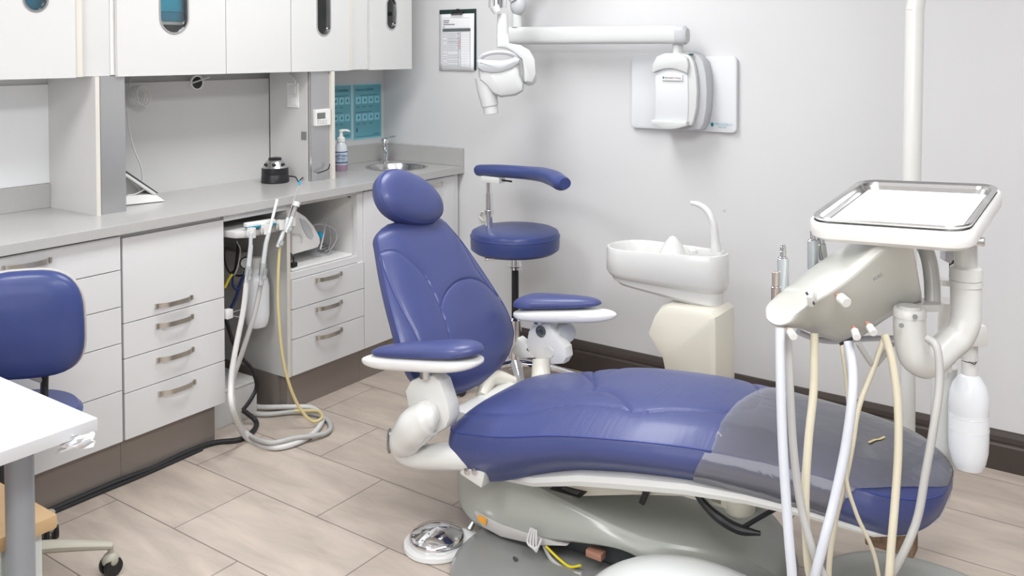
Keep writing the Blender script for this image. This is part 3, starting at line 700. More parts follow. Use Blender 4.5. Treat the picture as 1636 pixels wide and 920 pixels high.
# hoses to floor
zf = .012
def fl(x, y, z=zf): return on(2, z, x, y)
tag(MB().tube([on(0,.64,394,452), on(0,.64,388,500), on(0,.645,376,560), on(0,.66,369,610), on(0,.70,372,655), fl(395,700), fl(440,715), fl(490,700), fl(515,672), fl(500,652), fl(460,650,.02), fl(410,650,.012), fl(378,642,.012), on(2,.05,362,620)], .0105, n=12, sub=8).build('suction_hose', TUBW, loc=on(0,.64,394,452)) , 'thick pale suction hose looping onto the floor below the open bay', 'hose')
tag(MB().tube([on(0,.63,417,452), on(0,.63,407,500), on(0,.62,388,560), on(0,.60,372,610), on(0,.62,375,650), fl(392,690,.03), fl(430,707,.03), fl(470,700,.03), fl(520,692,.014), fl(527,676), fl(508,662), fl(470,658), fl(420,662), fl(380,655), on(2,.03,366,640)], .0095, n=12, sub=8).build('suction_hose', TUBG, loc=on(0,.63,417,452)), 'thinner grey suction hose looping onto the floor below the open bay', 'hose')
tag(MB().tube([on(0,.63,449,380), on(0,.63,445,420), on(0,.635,444,480), on(0,.64,449,550), on(0,.65,458,600), on(0,.67,475,645), fl(497,672,.03), fl(514,668,.03), fl(509,657,.03), fl(488,656,.028), fl(470,656,.03)], .006, n=10, sub=8).build('yellow_hose', TUBY, loc=on(0,.63,449,380)), 'thin yellowed hose hanging from the saliva ejector to the floor', 'hose')
# bottle in bay
WB = thing('water_bottle', 'translucent white water bottle hanging upright inside the open bay', 'bottle', on(0,.40,410,500))
wb = on(0,.42,411,522); sc_ = 1
MB().lathe([(.010,.0),(.038,.004),(.045,.020),(.050,.05),(.050,.17),(.044,.20),(.030,.225),(.020,.235),(.020,.25)], Vector((wb.x,wb.y,wb.z))).build('body', BOTT, WB)
MB().lathe([(.024,.245),(.024,.285),(.018,.29)], Vector((wb.x,wb.y,wb.z))).build('cap', TUBW, WB)
JB = thing('junction_box', 'grey wall box with pressure gauge high in the open bay', 'box', on(0,.30,408,425))
a = on(0,.30,386,405); b = on(0,.30,441,443)
MB().bb(.10,.30,a.y,b.y-.02,b.z,a.z,.004).build('housing', GREYP, JB)
MB().bb(.30,.31,b.y-.085,b.y-.02,b.z-.04,a.z,.003).build('cover_plate', WPG, JB)
gg = on(0,.36,393,420)
MB().lathe([(.020,-.012),(.026,-.010),(.026,.004),(.022,.005),(.022,.002),(0,.002)], gg, (CAM-gg)).build('gauge_rim', BLACK, JB)
MB().lathe([(.021,.0025),(0,.0028)], gg, (CAM-gg)).build('gauge_face', PAPER, JB)
wires = []
for (pts, r, m_, lb) in [
   ([on(0,.34,381,388), on(0,.34,379,405), on(0,.33,376,430), on(0,.33,370,436)], .006, BLACK, 'black tube behind the pressure gauge in the open bay'),
   ([on(0,.36,358,395), on(0,.36,360,420), on(0,.36,368,436), on(0,.36,385,440), on(0,.36,405,428), on(0,.35,420,412), on(0,.36,440,397), on(0,.36,452,378)], .004, BLACK, 'long black tube crossing the open bay behind the hoses'),
   ([on(0,.40,396,425), on(0,.40,386,448), on(0,.40,377,475), on(0,.40,368,495), on(0,.40,366,500)], .007, TUBB, 'thick navy blue tube below the pressure gauge'),
   ([on(0,.40,372,440), on(0,.40,372,455), on(0,.40,378,462), on(0,.40,386,452)], .005, TUBB, 'short navy blue loop beside the pressure gauge'),
   ([on(0,.42,371,438), on(0,.42,365,447), on(0,.42,359,460)], .005, YEL, 'short yellow tube at the left of the open bay'),
   ([on(0,.42,378,385), on(0,.42,384,400), on(0,.42,380,425), on(0,.42,374,440)], .003, TUBG, 'thin grey tube under the assistant arm tray'),
   ([on(0,.40,358,500), on(0,.42,364,520), on(0,.42,372,545), on(0,.44,385,570), on(0,.46,402,590), on(0,.46,410,615), on(0,.46,402,636), on(0,.46,388,655)], .008, BLACK, 'black hose curving down the open bay to the floor'),
   ]:
    tag(MB().tube(pts, r, n=8).build('tube', m_, loc=pts[0]), lb, 'tube')
tag(MB().cyl(on(0,.35,420,415),on(0,.35,418,432),.006).build('valve', ORG, loc=on(0,.35,420,415)), 'small orange valve fitting beside the pressure gauge', 'fitting')
tag(MB().cyl(on(0,.34,432,420),on(0,.34,434,434),.005).build('valve', YEL, loc=on(0,.34,432,420)), 'small yellow valve fitting on the grey wall box', 'fitting')
WBX = thing('wall_box', 'white plastic clip box on the edge of the flap cabinet', 'box', on(0,.50,364,500))
pc_ = on(0,.53,364,501)
MB().box(pc_, (.03,.028,.035), .003).build('housing', WPL, WBX)
tag(MB().tube([on(0,.45,368,500),on(0,.42,385,494),on(0,.40,392,488)], .002, n=6).tube([on(0,.45,368,504),on(0,.42,382,506),on(0,.40,396,504)], .002, n=6).build('wire_pair', TUBW, loc=on(0,.45,368,500)), 'pair of thin pale wires from the white clip box to the water bottle', 'wire')
FB = thing('floor_box', 'white metal box standing on the floor inside the open bay', 'box', (.30,-1.30,0))
MB().bb(.12,.415,-1.442,-1.205,0,.135,.004).build('housing', mat('floor_box_white', (.60,.595,.585), .4, var=.02), FB)
MB().bb(.118,.418,-1.444,-1.203,.136,.15,.004).build('lid', WPG, FB)
MB().ell((.416,-1.225,.075),(.004,.004,.004)).build('indicator', RED, FB)
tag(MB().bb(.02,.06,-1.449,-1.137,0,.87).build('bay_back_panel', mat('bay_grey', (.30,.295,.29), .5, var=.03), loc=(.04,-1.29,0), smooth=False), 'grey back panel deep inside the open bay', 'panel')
tag(MB().tube([Vector((.512,-2.6,.008)),Vector((.514,-2.2,.010)),Vector((.513,-1.9,.012)),Vector((.520,-1.75,.010)),Vector((.513,-1.62,.012)),Vector((.52,-1.50,.010)),Vector((.58,-1.42,.010)),Vector((.56,-1.34,.012)),Vector((.50,-1.28,.014)),on(0,.46,388,655)], .010, n=10).tube([Vector((.525,-2.6,.006)),Vector((.527,-2.0,.006)),Vector((.532,-1.8,.006)),Vector((.525,-1.55,.006))], .006, n=8).build('floor_cable', RUBB, loc=(.52,-1.9,0)), 'black cables lying on the floor along the toe kick', 'cable')

# ------------------------------------------------------------------ back wall items
# clipboard
CB = thing('clipboard', 'dark clipboard with a printed checklist hanging on the back wall', 'clipboard', on(1,0,731,64))
a = on(1,-.003,702.5,16); b = on(1,-.003,761,112)
MB().bb(a.x,b.x,-.006,0,b.z,a.z,.001).build('board', mat('clipboard_dark', (.012,.035,.03), .35, var=.1), CB, smooth=False)
a2 = on(1,-.012,701,23); b2 = on(1,-.012,757,113)
pp = MB(); PW, PH = b2.x-a2.x, a2.z-b2.z
v = []; f = []
for i in range(9):
    for j in range(9):
        u_, w_ = i/8, j/8; v.append((a2.x+PW*u_, -.0075-.006*abs(u_-.3)*w_, a2.z-PH*w_)); 
for i in range(8):
    for j in range(8): q = i*9+j; f.append((q,q+1,q+10,q+9))
pap = mk('checklist', v, f, PAPER, CB)
sd_ = pap.modifiers.new('solid', 'SOLIDIFY'); sd_.thickness = .0006
PYf = lambda u_, w_: -.0085-.006*abs(u_-.3)*w_
def pline(mb, u0, u1, w0, h=.0012): mb.bb(a2.x+PW*u0, a2.x+PW*u1, PYf((u0+u1)/2,w0)-.0006, PYf((u0+u1)/2,w0)-.0001, a2.z-PH*w0-h, a2.z-PH*w0+h)
pr = MB(); lt = MB(); rd = MB()
for u1, w0 in ((.30,.115),(.28,.15),(.45,.185),(.16,.225)): pline(pr, .12, u1, w0, .002)
pline(pr, .10, .90, .285, .008)
for w0 in (.07,.245,.33,.37,.41,.46,.50,.54,.58,.62,.66,.71,.75,.79,.84,.89,.93): pline(lt, .10, .90, w0, .0006)
for w0 in (.35,.39,.43,.44,.48,.49,.52,.56,.60,.64,.73,.77,.82,.86,.91): pline(lt, .26, .50+.04*((w0*100)%3), w0, .0014)
for w0 in (.35,.40,.47,.56,.60,.64,.70,.76,.80,.87,.92): pline(lt, .12, .21, w0, .0014)
for u in (.10,.235,.56,.62,.90):
    lt.bb(a2.x+PW*u-.0005,a2.x+PW*u+.0005,-.0145 if u>.5 else -.011,-.009,a2.z-PH*.94,a2.z-PH*.31)
for w0 in (.35,.42,.47,.51,.56,.60):
    c0 = Vector((a2.x+PW*.60, PYf(.6,w0)-.002, a2.z-PH*w0)); rd.tube([c0+Vector((-.004,0,.001)), c0+Vector((-.001,0,-.004)), c0+Vector((.006,0,.006))], .0011, n=6, smooth=False)
pr.build('heading_lines', INK, CB, smooth=False); lt.build('table_lines', LINK, CB, smooth=False); rd.build('check_marks', RED, CB)
cc = on(1,-.01,731,20)
MB().box(cc, (.075,.004,.012), .002).tube([cc+Vector((-.036,-.004,.006)),cc+Vector((-.034,-.008,-.012)),cc+Vector((.034,-.008,-.012)),cc+Vector((.036,-.004,.006))], .0025, n=8, smooth=False).box(cc+Vector((0,0,.012)), (.018,.006,.014), .003).build('clip', BLACK, CB)
# hook / cable tie on wall behind stool
tag(MB().tube([on(1,-.008,766,345),on(1,-.012,770,338),on(1,-.012,776,341),on(1,-.012,777,350),on(1,-.012,771,352),on(1,-.008,766,345)], .004, n=8).build('wall_hook', CREAM, loc=on(1,0,771,345)), 'small cream hook on the wall behind the assistant stool arm post', 'hook')
for px_, py_ in ((1157,335),): tag(MB().lathe([(.004,-.001),(.004,.004),(0,.005)], on(1,0,px_,py_), (0,-1,0)).build('wall_screw', GREYP, loc=on(1,0,px_,py_)), 'small screw in the wall beside the cuspidor spout', 'screw')
# x-ray wall plate
XU = thing('xray_unit', 'white wall mounted x-ray machine with long arm and hanging tube head', 'x-ray machine', (1.77,0,1.31))
XPn = XU
loop = [Vector((1.7705+x,-.001,1.314+z)) for x, z in rrect(.491,.320,.022)]
MB().prism(loop, (0,-.022,0), bev=.006).build('wall_plate', XP, XPn)
lg = on(1,-.0235,1136,198)
MB().prism([lg+Vector((x*.9,0,z*.9)) for x, z in ((0,-.008),(.004,-.013),(.010,-.011),(.013,-.003),(.012,.005),(.010,.003),(.007,.010),(.003,.005),(-.002,.005))], (0,-.0006,0)).build('logo_drop', LOGO, XPn, smooth=False)
text('logo_text', 'PROGENY', .017, lg+Vector((.017,-.0005,-.006)), (1,0,0), (0,0,1), LOGOT, XPn)
text('logo_text', 'dental imaging', .0065, lg+Vector((.030,-.0005,-.013)), (1,0,0), (0,0,1), LOGOT, XPn)
# x-ray control box
XB = XU
# grey side/back body with bulged right side
bx = []
ys = [-.024,-.09]
right = [(1.875,1.480),(1.898,1.455),(1.912,1.40),(1.917,1.33),(1.914,1.26),(1.902,1.195),(1.885,1.168)]
left = [(1.75,1.158),(1.70,1.172),(1.698,1.30),(1.698,1.44),(1.72,1.475),(1.76,1.494),(1.83,1.497)]
MB().prism([Vector((x,-.024,z)) for x, z in right+left], (0,-.072,0), bev=.010).build('side_body', XG, XB)
fr_ = [(1.855,1.478),(1.872,1.45),(1.884,1.39),(1.888,1.33),(1.884,1.26),(1.872,1.205),(1.862,1.186),(1.75,1.170),(1.700,1.180),(1.700,1.30),(1.700,1.44),(1.715,1.468),(1.75,1.486),(1.81,1.490)]
MB().prism([Vector((x-.004,-.094,z)) for x, z in fr_], (0,-.028,0), bev=.008).build('front_body', XW, XB)
pn = [(1.846,1.418),(1.851,1.38),(1.853,1.30),(1.851,1.22),(1.846,1.195),(1.70,1.195),(1.704,1.30),(1.700,1.405),(1.75,1.425)]
MB().prism([Vector((x-.006,-.121,z)) for x, z in pn], (0,-.006,0), bev=.003).build('front_panel', XP, XB)
# top brow and bottom lip
def arcshape(x0,x1,z0,bul,zt,n=10,up=True):
    lo = [(x0+(x1-x0)*k/n, z0+bul*sin(pi*k/n)) for k in range(n+1)]
    return lo
brow = arcshape(1.692,1.850,1.404,.020,0)+[(1.856,1.44),(1.850,1.468),(1.815,1.488),(1.75,1.488),(1.712,1.475),(1.692,1.44)]
MB().prism([Vector((x-.004,-.118,z)) for x, z in brow], (0,-.022,0), bev=.005).build('brow', XW, XB)
lip = [(1.690,1.204),(1.852,1.204)]+[(1.852-(.162)*k/10, 1.186-.018*sin(pi*k/10)) for k in range(11)]
MB().prism([Vector((x-.004,-.118,z)) for x, z in lip], (0,-.030,0), bev=.006).build('lip', XW, XB)
na = on(1,-.128,1058,119); nb = on(1,-.128,1091,129)
MB().bb(na.x,nb.x,-.135,-.127,nb.z,na.z,.002).build('name_plate', WPL, XB)
text('name_text', 'PROGENY Preva', .0105, (na.x+.014,-.1355,nb.z+.008), (1,0,0), (0,0,1), INK, XB)
MB().prism([Vector((na.x+.006+x*.5,-.1352,nb.z+.013+z*.5)) for x, z in ((0,-.008),(.004,-.013),(.010,-.011),(.013,-.003),(.007,.010),(-.002,.005))], (0,-.0005,0)).build('name_logo', LOGO, XB, smooth=False)
gs = on(1,-.11,1104,87)
MB().box(gs, (.018,.012,.008), .002).build('indicator_switch', mat('switch_green', (.01,.09,.05), .4), XB)
# arm
XA = XU
MB().cyl((1.787,-.10,1.480),(1.787,-.10,1.527),.022,bev=.002).cyl((1.787,-.10,1.529),(1.787,-.10,1.555),.021,r1=.015,bev=.002).build('pivot', XW, XA)
a0 = on(1,-.12,1093,55.5); a1 = on(1,-.12,816,57)
ys_, zc_ = .026, .038
def armring(x, zc, hz, hy, y=-.12, n=24): return [Vector((x, y+hy*np.sign(cos(t))*abs(cos(t))**.7, zc+hz*np.sign(sin(t))*abs(sin(t))**.7)) for t in [2*pi*k/n for k in range(n)]]
hz0 = (on(1,-.12,1093,41).z-on(1,-.12,1093,70).z)/2; hz1 = (on(1,-.12,816,43).z-on(1,-.12,816,71).z)/2
MB().loft([armring(a1.x-.004,a1.z,hz1*.9,.022),armring(a1.x,a1.z,hz1,.025),armring(a0.x-.03,a0.z,hz0,.028)]).build('bar', XW, XA)
MB().loft([armring(a0.x-.032,a0.z,hz0*1.03,.029),armring(a0.x-.02,a0.z-.001,hz0*1.06,.031),armring(a0.x+.004,a0.z-.002,hz0*1.04,.030),armring(a0.x+.016,a0.z-.004,hz0*.8,.022)]).build('end_cap', XG, XA)
st = on(1,-.12,826,40); 
MB().cyl(Vector((st.x,-.12,a1.z+hz1-.004)), Vector((st.x,-.12,on(1,-.12,826,17).z)), .024, bev=.003).build('elbow_pivot', XW, XA)
kz = on(1,-.12,830,8)
MB().ell((st.x+.010,-.125,kz.z),(.040,.034,.052)).build('elbow_joint', XG, XA)
j1 = Vector((st.x+.01,-.125,kz.z)); j2 = Vector((1.42,-.22,2.15)); j3 = Vector((1.115,-.40,1.74))
MB().tube([j1+Vector((0,-.02,.02)), j1+Vector((.02,-.03,.10)), j2], [.024,.028,.026], n=16).build('lower_arm', XW, XA)
MB().ell(j2, (.045,.045,.05)).build('upper_joint', XG, XA)
MB().tube([j2, j3+Vector((0,0,.03))], [.024,.022], n=16).build('upper_arm', XW, XA)
# tube head hanging
XH = XU
ZH = 3.92
def hz(x, y, dz=0): return pz(x, y, ZH+dz)
MB().cyl(hz(795,-8), hz(795,13), .040, n=24).build('wrist_joint', CHROME, XH)
MB().tube([hz(790,10,-.03), hz(795,20,-.03)], [.022,.018], n=16).build('wrist_clip', XW, XH)
MB().tube([hz(803,22), hz(803,40), hz(803,74)], [.022,.026,.026], n=16, smooth=False).build('drop_tube', XW, XH)
yk = [(794,55),(813,55),(814,69),(832,72),(846,80),(855,95),(857,118),(851,132),(838,131),(836,110),(834,95),(822,85),(808,77),(794,76)]
MB().prism([hz(x,y,-.035) for x, y in yk], _w*.07, bev=.010).build('yoke', XW, XH)
yk2 = [(828,72),(842,74),(852,84),(857,98),(857,122),(852,137),(828,140),(828,124),(843,122),(844,98),(838,88)]
MB().ell(hz(846,125), (.032,.032,.032)).build('yoke_joint', XW, XH)
rg = Matrix.Rotation(-YAW*0, 3, 'Z')
body = [(763,108),(765,98),(775,98),(815,98),(830,98),(832,120),(838,134),(836,146),(824,153),(800,156),(786,150),(776,138),(765,128)]
MB().prism([hz(x,y,-.06) for x, y in body], _w*.12, bev=.03).build('head_body', XW, XH)
top2 = [(761,98),(764,94),(780,95),(798,96),(812,94),(824,90),(831,95),(830,102),(818,111),(800,117),(784,118),(770,115),(762,109)]
MB().prism([hz(x,y,-.072) for x, y in top2], _w*.145, bev=.02).build('head_cap', XG, XH)
hl = [hz(764,98,-.02), hz(772,89,-.05), hz(788,84,-.06), hz(806,84,-.06), hz(820,88,-.05), hz(828,97,-.03)]
MB().tube(hl, .0095, n=10).build('handle', XG, XH)
MB().lathe([(.044,-.03),(.043,.04),(.037,.10),(.033,.102),(.033,.135),(.028,.137)], hz(776,133), hz(785,180)-hz(776,133), n=32).build('cone', XW, XH)
MB().tube([j3+Vector((0,0,.04)), hz(795,-4)], [.022,.024], n=16).build('upper_link', XW, XH)

# ------------------------------------------------------------------ assistant stool
ST = Vector((1.117,-.344,0)); SZ = .706
S_ = thing('assistant_stool', 'navy blue assistant stool with curved padded arm against the back wall', 'stool', ST)
MB().lathe([(0,SZ-.098),(.18,SZ-.098),(.197,SZ-.085),(.199,SZ-.06),(.199,SZ-.025),(.192,SZ-.008),(.175,SZ),(.10,SZ+.003),(0,SZ+.004)], ST, n=64).build('seat', BLUE2, S_)
MB().lathe([(.1995,SZ-.028),(.2012,SZ-.026),(.1995,SZ-.024)], ST, n=64).build('seat_seam', PIPE, S_)
MB().lathe([(.05,SZ-.115),(.05,SZ-.098)], ST).lathe([(.024,SZ-.17),(.030,SZ-.165),(.028,SZ-.115)], ST).lathe([(.032,SZ-.178),(.032,SZ-.168),(.024,SZ-.168)], ST).build('mounting', CHROME, S_)
MB().lathe([(.016,.13),(.016,SZ-.17)], ST).build('gas_lift', BLACK, S_)
MB().lathe([(.028,.08),(.028,.30),(.018,.31)], ST).build('column', CHROME, S_)
MB().tube([ST+Vector((.0,0,SZ-.125)), ST+Vector((-.10,-.06,SZ-.135)), ST+Vector((-.115,-.065,SZ-.138))], .008).build('lever', CHROME, S_)
def starbase(c, parent, r, m1, n=5, a0=0, zc=.075, caster=None, cm=None):
    for k in range(n):
        a = 2*pi*k/n+a0; d = Vector((cos(a),sin(a),0))
        MB().tube([c+Vector((0,0,zc+.035)), c+d*r*.5+Vector((0,0,zc+.025)), c+d*r+Vector((0,0,zc))], [.030,.022,.015], n=10, flat=.7).build('leg', m1, parent)
        p = c+d*(r-.005); s2 = Vector((-sin(a+.6),cos(a+.6),0))
        wh = MB()
        for sg in (-1,1): wh.lathe([(.010,-.008),(.025,-.008),(.028,0),(.025,.008),(.010,.008)], p+s2*.013*sg+Vector((0,0,.028)), s2, n=20)
        w_o = wh.build('castor', cm or BLACK, parent)
        MB().ell(p+Vector((0,0,.045)), (.024,.024,.022)).cyl(p+Vector((0,0,.05)), p+Vector((0,0,zc)), .008).build('castor_hood', m1, w_o)
starbase(ST, S_, .27, CHROME, a0=.4)
ap = on(1,-.36,781,300)
px0 = on(1,-.38,781,292); 
AX, AY = px0.x, -.38
zt = px0.z
MB().cyl((AX,AY,SZ-.11),(AX,AY,.86),.0165).cyl((AX,AY,.84),(AX,AY,zt),.012).lathe([(.017,0),(.023,.002),(.023,.018),(.017,.02)],(AX,AY,.765)).build('arm_post', CHROME, S_)
MB().tube([Vector((AX,AY,SZ-.105)), ST+Vector((-.12,-.02,SZ-.112)), ST+Vector((0,0,SZ-.11))], .012).build('arm_bracket', CHROME, S_)
cpl = on(1,-.38,785,286)
MB().box((cpl.x+.01,-.38,cpl.z), (.10,.05,.028), .004).build('arm_plate', WPG, S_)
MB().cyl((cpl.x+.06,-.38,cpl.z),(cpl.x+.115,-.385,cpl.z-.001),.004).build('arm_lever', BLACK, S_)
apts = [on(1,-.36,764,272), on(1,-.38,785,272), on(1,-.40,825,273), on(1,-.42,855,277), on(1,-.48,878,282), on(1,-.58,892,288)]
apts = [(761,273,.022,-.36),(768,272,.031,-.36),(800,273,.033,-.38),(840,276,.034,-.40),(866,279,.036,-.45),(885,285,.038,-.52),(896,292,.036,-.58),(903,293,.026,-.60)]
MB().tube([on(1,y_,x,y) for x, y, r, y_ in apts], [r for x, y, r, y_ in apts], n=20, flat=.85).build('arm_pad', BLUE2, S_)

# ------------------------------------------------------------------ cuspidor
CU = thing('cuspidor', 'white rinse basin with curved spout on a cream tower beside the wall', 'cuspidor', (2.02,-.44,0))
cy = -.44
def basin(sc, z, dz0=0, inset=0, n=48):
    # plan outline: large left lobe, small right lobe
    out = []
    cL, rL, cR, rR = 1.775, .123, 2.065, .082
    for k in range(n):
        a = 2*pi*k/n
        # support function of two discs hull
        best = None
        d = Vector((cos(a), sin(a)))
        pL = d.x*cL + rL; pR = d.x*cR + rR
        if pL > pR: q = (cL + d.x*rL, d.y*rL)
        else: q = (cR + d.x*rR, d.y*rR)
        out.append(Vector((q[0], q[1])))
    return out
def bring(inset, z, tilt=0):
    cL, rL, cR, rR = 1.775, .123-inset, 2.065, .082-inset; out = []; n = 60
    for k in range(n):
        a = 2*pi*k/n; 
        L_ = cos(a)*cL + rL; R_ = cos(a)*cR + rR
        w_ = 1/(1+math.exp(-(R_-L_)*40))
        x = (cL+cos(a)*rL)*(1-w_) + (cR+cos(a)*rR)*w_; y = (sin(a)*rL)*(1-w_)+(sin(a)*rR)*w_
        out.append(Vector((x, cy+y, z + tilt*(x-1.9))))
    return out
bz = .735
tl = .03
MB().loft([bring(.030,bz-.135,-.10+tl),bring(.010,bz-.120,-.07+tl),bring(.0,bz-.10,-.05+tl),bring(0,bz-.012,tl),bring(.004,bz,tl),bring(.012,bz+.001,tl),bring(.018,bz-.01,tl),bring(.026,bz-.06,tl),bring(.055,bz-.085,tl)], cap=True).build('basin', CERAM, CU)
# under-shell
und = [(1.735,.600),(1.80,.602),(2.145,.600),(2.150,.555),(2.12,.548),(2.02,.552),(1.88,.575),(1.78,.588)]
MB().loft([bring(.016,.622,-.07),bring(.020,.605,-.09),bring(.024,.580,-.13),bring(.040,.566,-.14)]).build('under_shell', CERAM, CU)
cc_ = on(1,cy-.02,1075,392)
MB().lathe([(.052,-.03),(.040,-.005),(.022,.022),(.010,.034),(0,.037)], (cc_.x,cy-.02,cc_.z), n=24).build('basin_filter', CERAM, CU)
MB().lathe([(.018,.0),(.018,.012),(.008,.016),(0,.017)], (2.0,cy+.02,bz-.008), n=20).build('cup_boss', CERAM, CU)
MB().tube([on(1,cy,1144,402), on(1,cy,1142,378), on(1,cy,1139,355), on(1,cy,1130,337), on(1,cy,1117,327), on(1,cy,1104,324)], [.020,.016,.014,.013,.011,.008], n=16, flat=.9).build('spout', CERAM, CU)
MB().lathe([(.042,0),(.044,.010),(.040,.018)], (2.068,cy-.015,.528), n=32).build('swivel_collar', STEEL, CU)
tw = [(1.952,.548),(2.125,.552),(2.146,.535),(2.150,.50),(2.150,.05),(1.945,.05),(1.945,.25),(1.925,.34),(1.865,.425),(1.892,.50),(1.92,.535)]
MB().prism([Vector((x,cy-.11,z)) for x, z in tw], (0,.20,0), bev=.030).build('tower', CREAM, CU)
MB().bb(1.93,2.165,cy-.12,cy+.10,0,.052,.008).build('foot', WPG, CU)
hp = on(1,cy-.02,1057,500)
MB().lathe([(.034,0),(.036,.006),(.030,.012),(.020,.010),(0,.012)], Vector((1.886,cy-.03,.47)), Vector((-.75,-.45,.45)), n=32).build('side_port', STEEL, CU)

# ------------------------------------------------------------------ dental chair
YC = -1.27
CH = thing('dental_chair', 'reclined blue vinyl dental chair with white arms and grey lift base', 'dental chair', (2.2,YC,0))
def seggroove(polys, width=.005, depth=.006):
    segs = []
    for poly in polys:
        # smooth
        P = [np.array(p, float) for p in poly]; Q = []
        for i in range(len(P)-1):
            p0 = P[max(i-1,0)]; p1 = P[i]; p2 = P[i+1]; p3 = P[min(i+2,len(P)-1)]
            for k in range(8):
                t = k/8; Q.append(.5*((2*p1)+(p2-p0)*t+(2*p0-5*p1+4*p2-p3)*t*t+(-p0+3*p1-3*p2+p3)*t**3))
        Q.append(P[-1]); segs.append(np.array(Q))
    A = np.concatenate([s[:-1] for s in segs]); B_ = np.concatenate([s[1:] for s in segs]); D_ = B_-A; LL = (D_**2).sum(1)+1e-12
    def dist(t, s):
        p = np.array([t, s]); u = np.clip(((p-A)*D_).sum(1)/LL, 0, 1); q = A+D_*u[:,None]; return float(np.sqrt(((p-q)**2).sum(1).min()))
    def g(t, s):
        d = dist(t, s); return depth*math.exp(-(d/width)**2) + depth*.55*math.exp(-(d/(width*4.5))**2)
    return g, segs
def cushion(name, parent, m, O, A, S, N, ts, hw, base, dome, depth, groove, nv=90, pw=2.6, nb=14, off=0, mask=None, inner=.05, bulge=0):
    O, A, S, N = Vector(O), Vector(A), Vector(S), Vector(N)
    rings = []; 
    for t in ts:
        h = hw(t); z0 = base(t); dm = dome(t); dp = depth(t); ring = []
        for k in range(nv+1):
            vv = -cos(pi*k/nv) ; vv = math.copysign(abs(vv)**1.0, vv); s = h*vv
            z = z0 + dm*(1-abs(vv)**pw) - (groove(t, s) if groove else 0)
            ring.append((s, z))
        for k in range(1, nb):
            q = k/nb
            ring.append((h - inner*h/.28*(1-cos(q*pi/2))**1.2 + bulge*sin(pi*min(1,q*1.15))*min(1,dp/.09), z0 - dp*(sin(q*pi/2) if not bulge else q**.9)))
        for k in range(7): 
            vv = 1-2*k/6; ring.append(((h-inner*h/.28)*vv, z0-dp))
        for k in range(nb-1, 0, -1):
            q = k/nb
            ring.append((-(h - inner*h/.28*(1-cos(q*pi/2))**1.2 + bulge*sin(pi*min(1,q*1.15))*min(1,dp/.09)), z0 - dp*(sin(q*pi/2) if not bulge else q**.9)))
        rings.append((t, ring))
    v = []; f = []; n = len(rings[0][1])
    for t, r in rings:
        for i, (s, z) in enumerate(r):
            P = O + A*t + S*s + N*z
            v.append(P)
    for i in range(len(rings)-1):
        for k in range(n):
            if mask and not mask(rings[i][0], k, n, nv, nb, rings[i][1][k]): continue
            f.append((i*n+k, i*n+(k+1)%n, (i+1)*n+(k+1)%n, (i+1)*n+k))
    if not mask: f.append(tuple(range(n))[::-1]); f.append(tuple((len(rings)-1)*n+k for k in range(n)))
    if off:
        # offset outward along ring normals (approx)
        cen = {}
        vv2 = []
        for i, (t, r) in enumerate(rings):
            c = O + A*t + N*(base(t)-depth(t)*.4)
            for k in range(n):
                d = (v[i*n+k]-c); d = d.normalized(); vv2.append(v[i*n+k]+d*off)
        v = vv2
    return mk(name, v, f, m, parent, ang=60)
def ends(t0, t1, r0, r1):
    """0..1 rounding factor near both ends"""
    def e(t):
        a = 1.0
        if t < t0+r0: a = sqrt(max(0, 1-((t0+r0-t)/r0)**2))
        if t > t1-r1: a = min(a, sqrt(max(0, 1-((t-(t1-r1))/r1)**2)))
        return a
    return e
# seat
T0, T1 = 1.675, 3.035
ts = sorted(set([T0+(.09)*(1-cos(pi/2*k/16)) for k in range(17)] + list(np.linspace(T0+.09,T1-.12,320)) + [T1-.12*(1-sin(pi/2*k/20)) for k in range(21)]))
ts = [t for t in ts]
base_s = smooth_interp([1.675,1.75,1.91,2.12,2.31,2.47,2.6,2.8,2.95,3.04],[.355,.368,.40,.455,.485,.500,.503,.498,.480,.465])
w_s = smooth_interp([1.675,1.75,1.85,2.0,2.2,2.35,2.5,2.65,2.8,2.95,3.04],[.255,.272,.283,.287,.282,.268,.245,.225,.210,.198,.185])
eR = ends(T0, T1, .10, .14); eP = ends(T0, T1, .055, .16)
hw_s = lambda t: max(.004, w_s(t)*(.62+.38*eP(t) if t < T0+.2 else eP(t)**.8))
dome_f = smooth_interp([1.675,1.8,2.0,2.3,2.6,2.9,3.04],[.045,.06,.068,.062,.052,.045,.04])
dome_s = lambda t: dome_f(t)*eR(t)
dep_f = smooth_interp([1.675,1.76,1.85,2.0,2.13,2.33,2.5,2.7,2.9,3.04],[.13,.155,.150,.125,.110,.10,.10,.105,.105,.10])
dep_s = lambda t: dep_f(t)*(eR(t)**.8)+.004
seatP = Vector((0,0,.545)); zn = Vector((0,0,1))
def sp(lst, z=.545):
    out = []
    for x, y in lst:
        zz = .53
        for _ in range(12):
            q_ = onplane(Vector((0,0,zz)), zn, x, y); t_ = min(max(q_.x, T0+.02), T1-.02); a_ = min(1, abs(q_.y-YC)/hw_s(t_))
            zz = .5*zz + .5*(base_s(t_)+dome_s(t_)*(1-a_**3.0))
        out.append((q_.x, q_.y-YC))
    return out
gs_, seg_s = seggroove([
  sp([(868,577),(905,583),(935,597),(949,612),(948,622)], .535),
  sp([(948,622),(975,625),(995,637),(1009,655)], .535),
  sp([(722,657),(780,660),(830,659),(880,650),(940,645),(985,649),(1009,655)], .515),
  sp([(1009,655),(1022,658)], .53),
  sp([(1036,656),(1075,653),(1120,655),(1165,657),(1195,654),(1212,642),(1214,628),(1203,612),(1180,598),(1140,586),(1090,578),(1045,577),(1010,583),(975,592),(950,600)], .545),
  sp([(949,612),(948,592),(956,578)], .54),
], .0034, .0045)
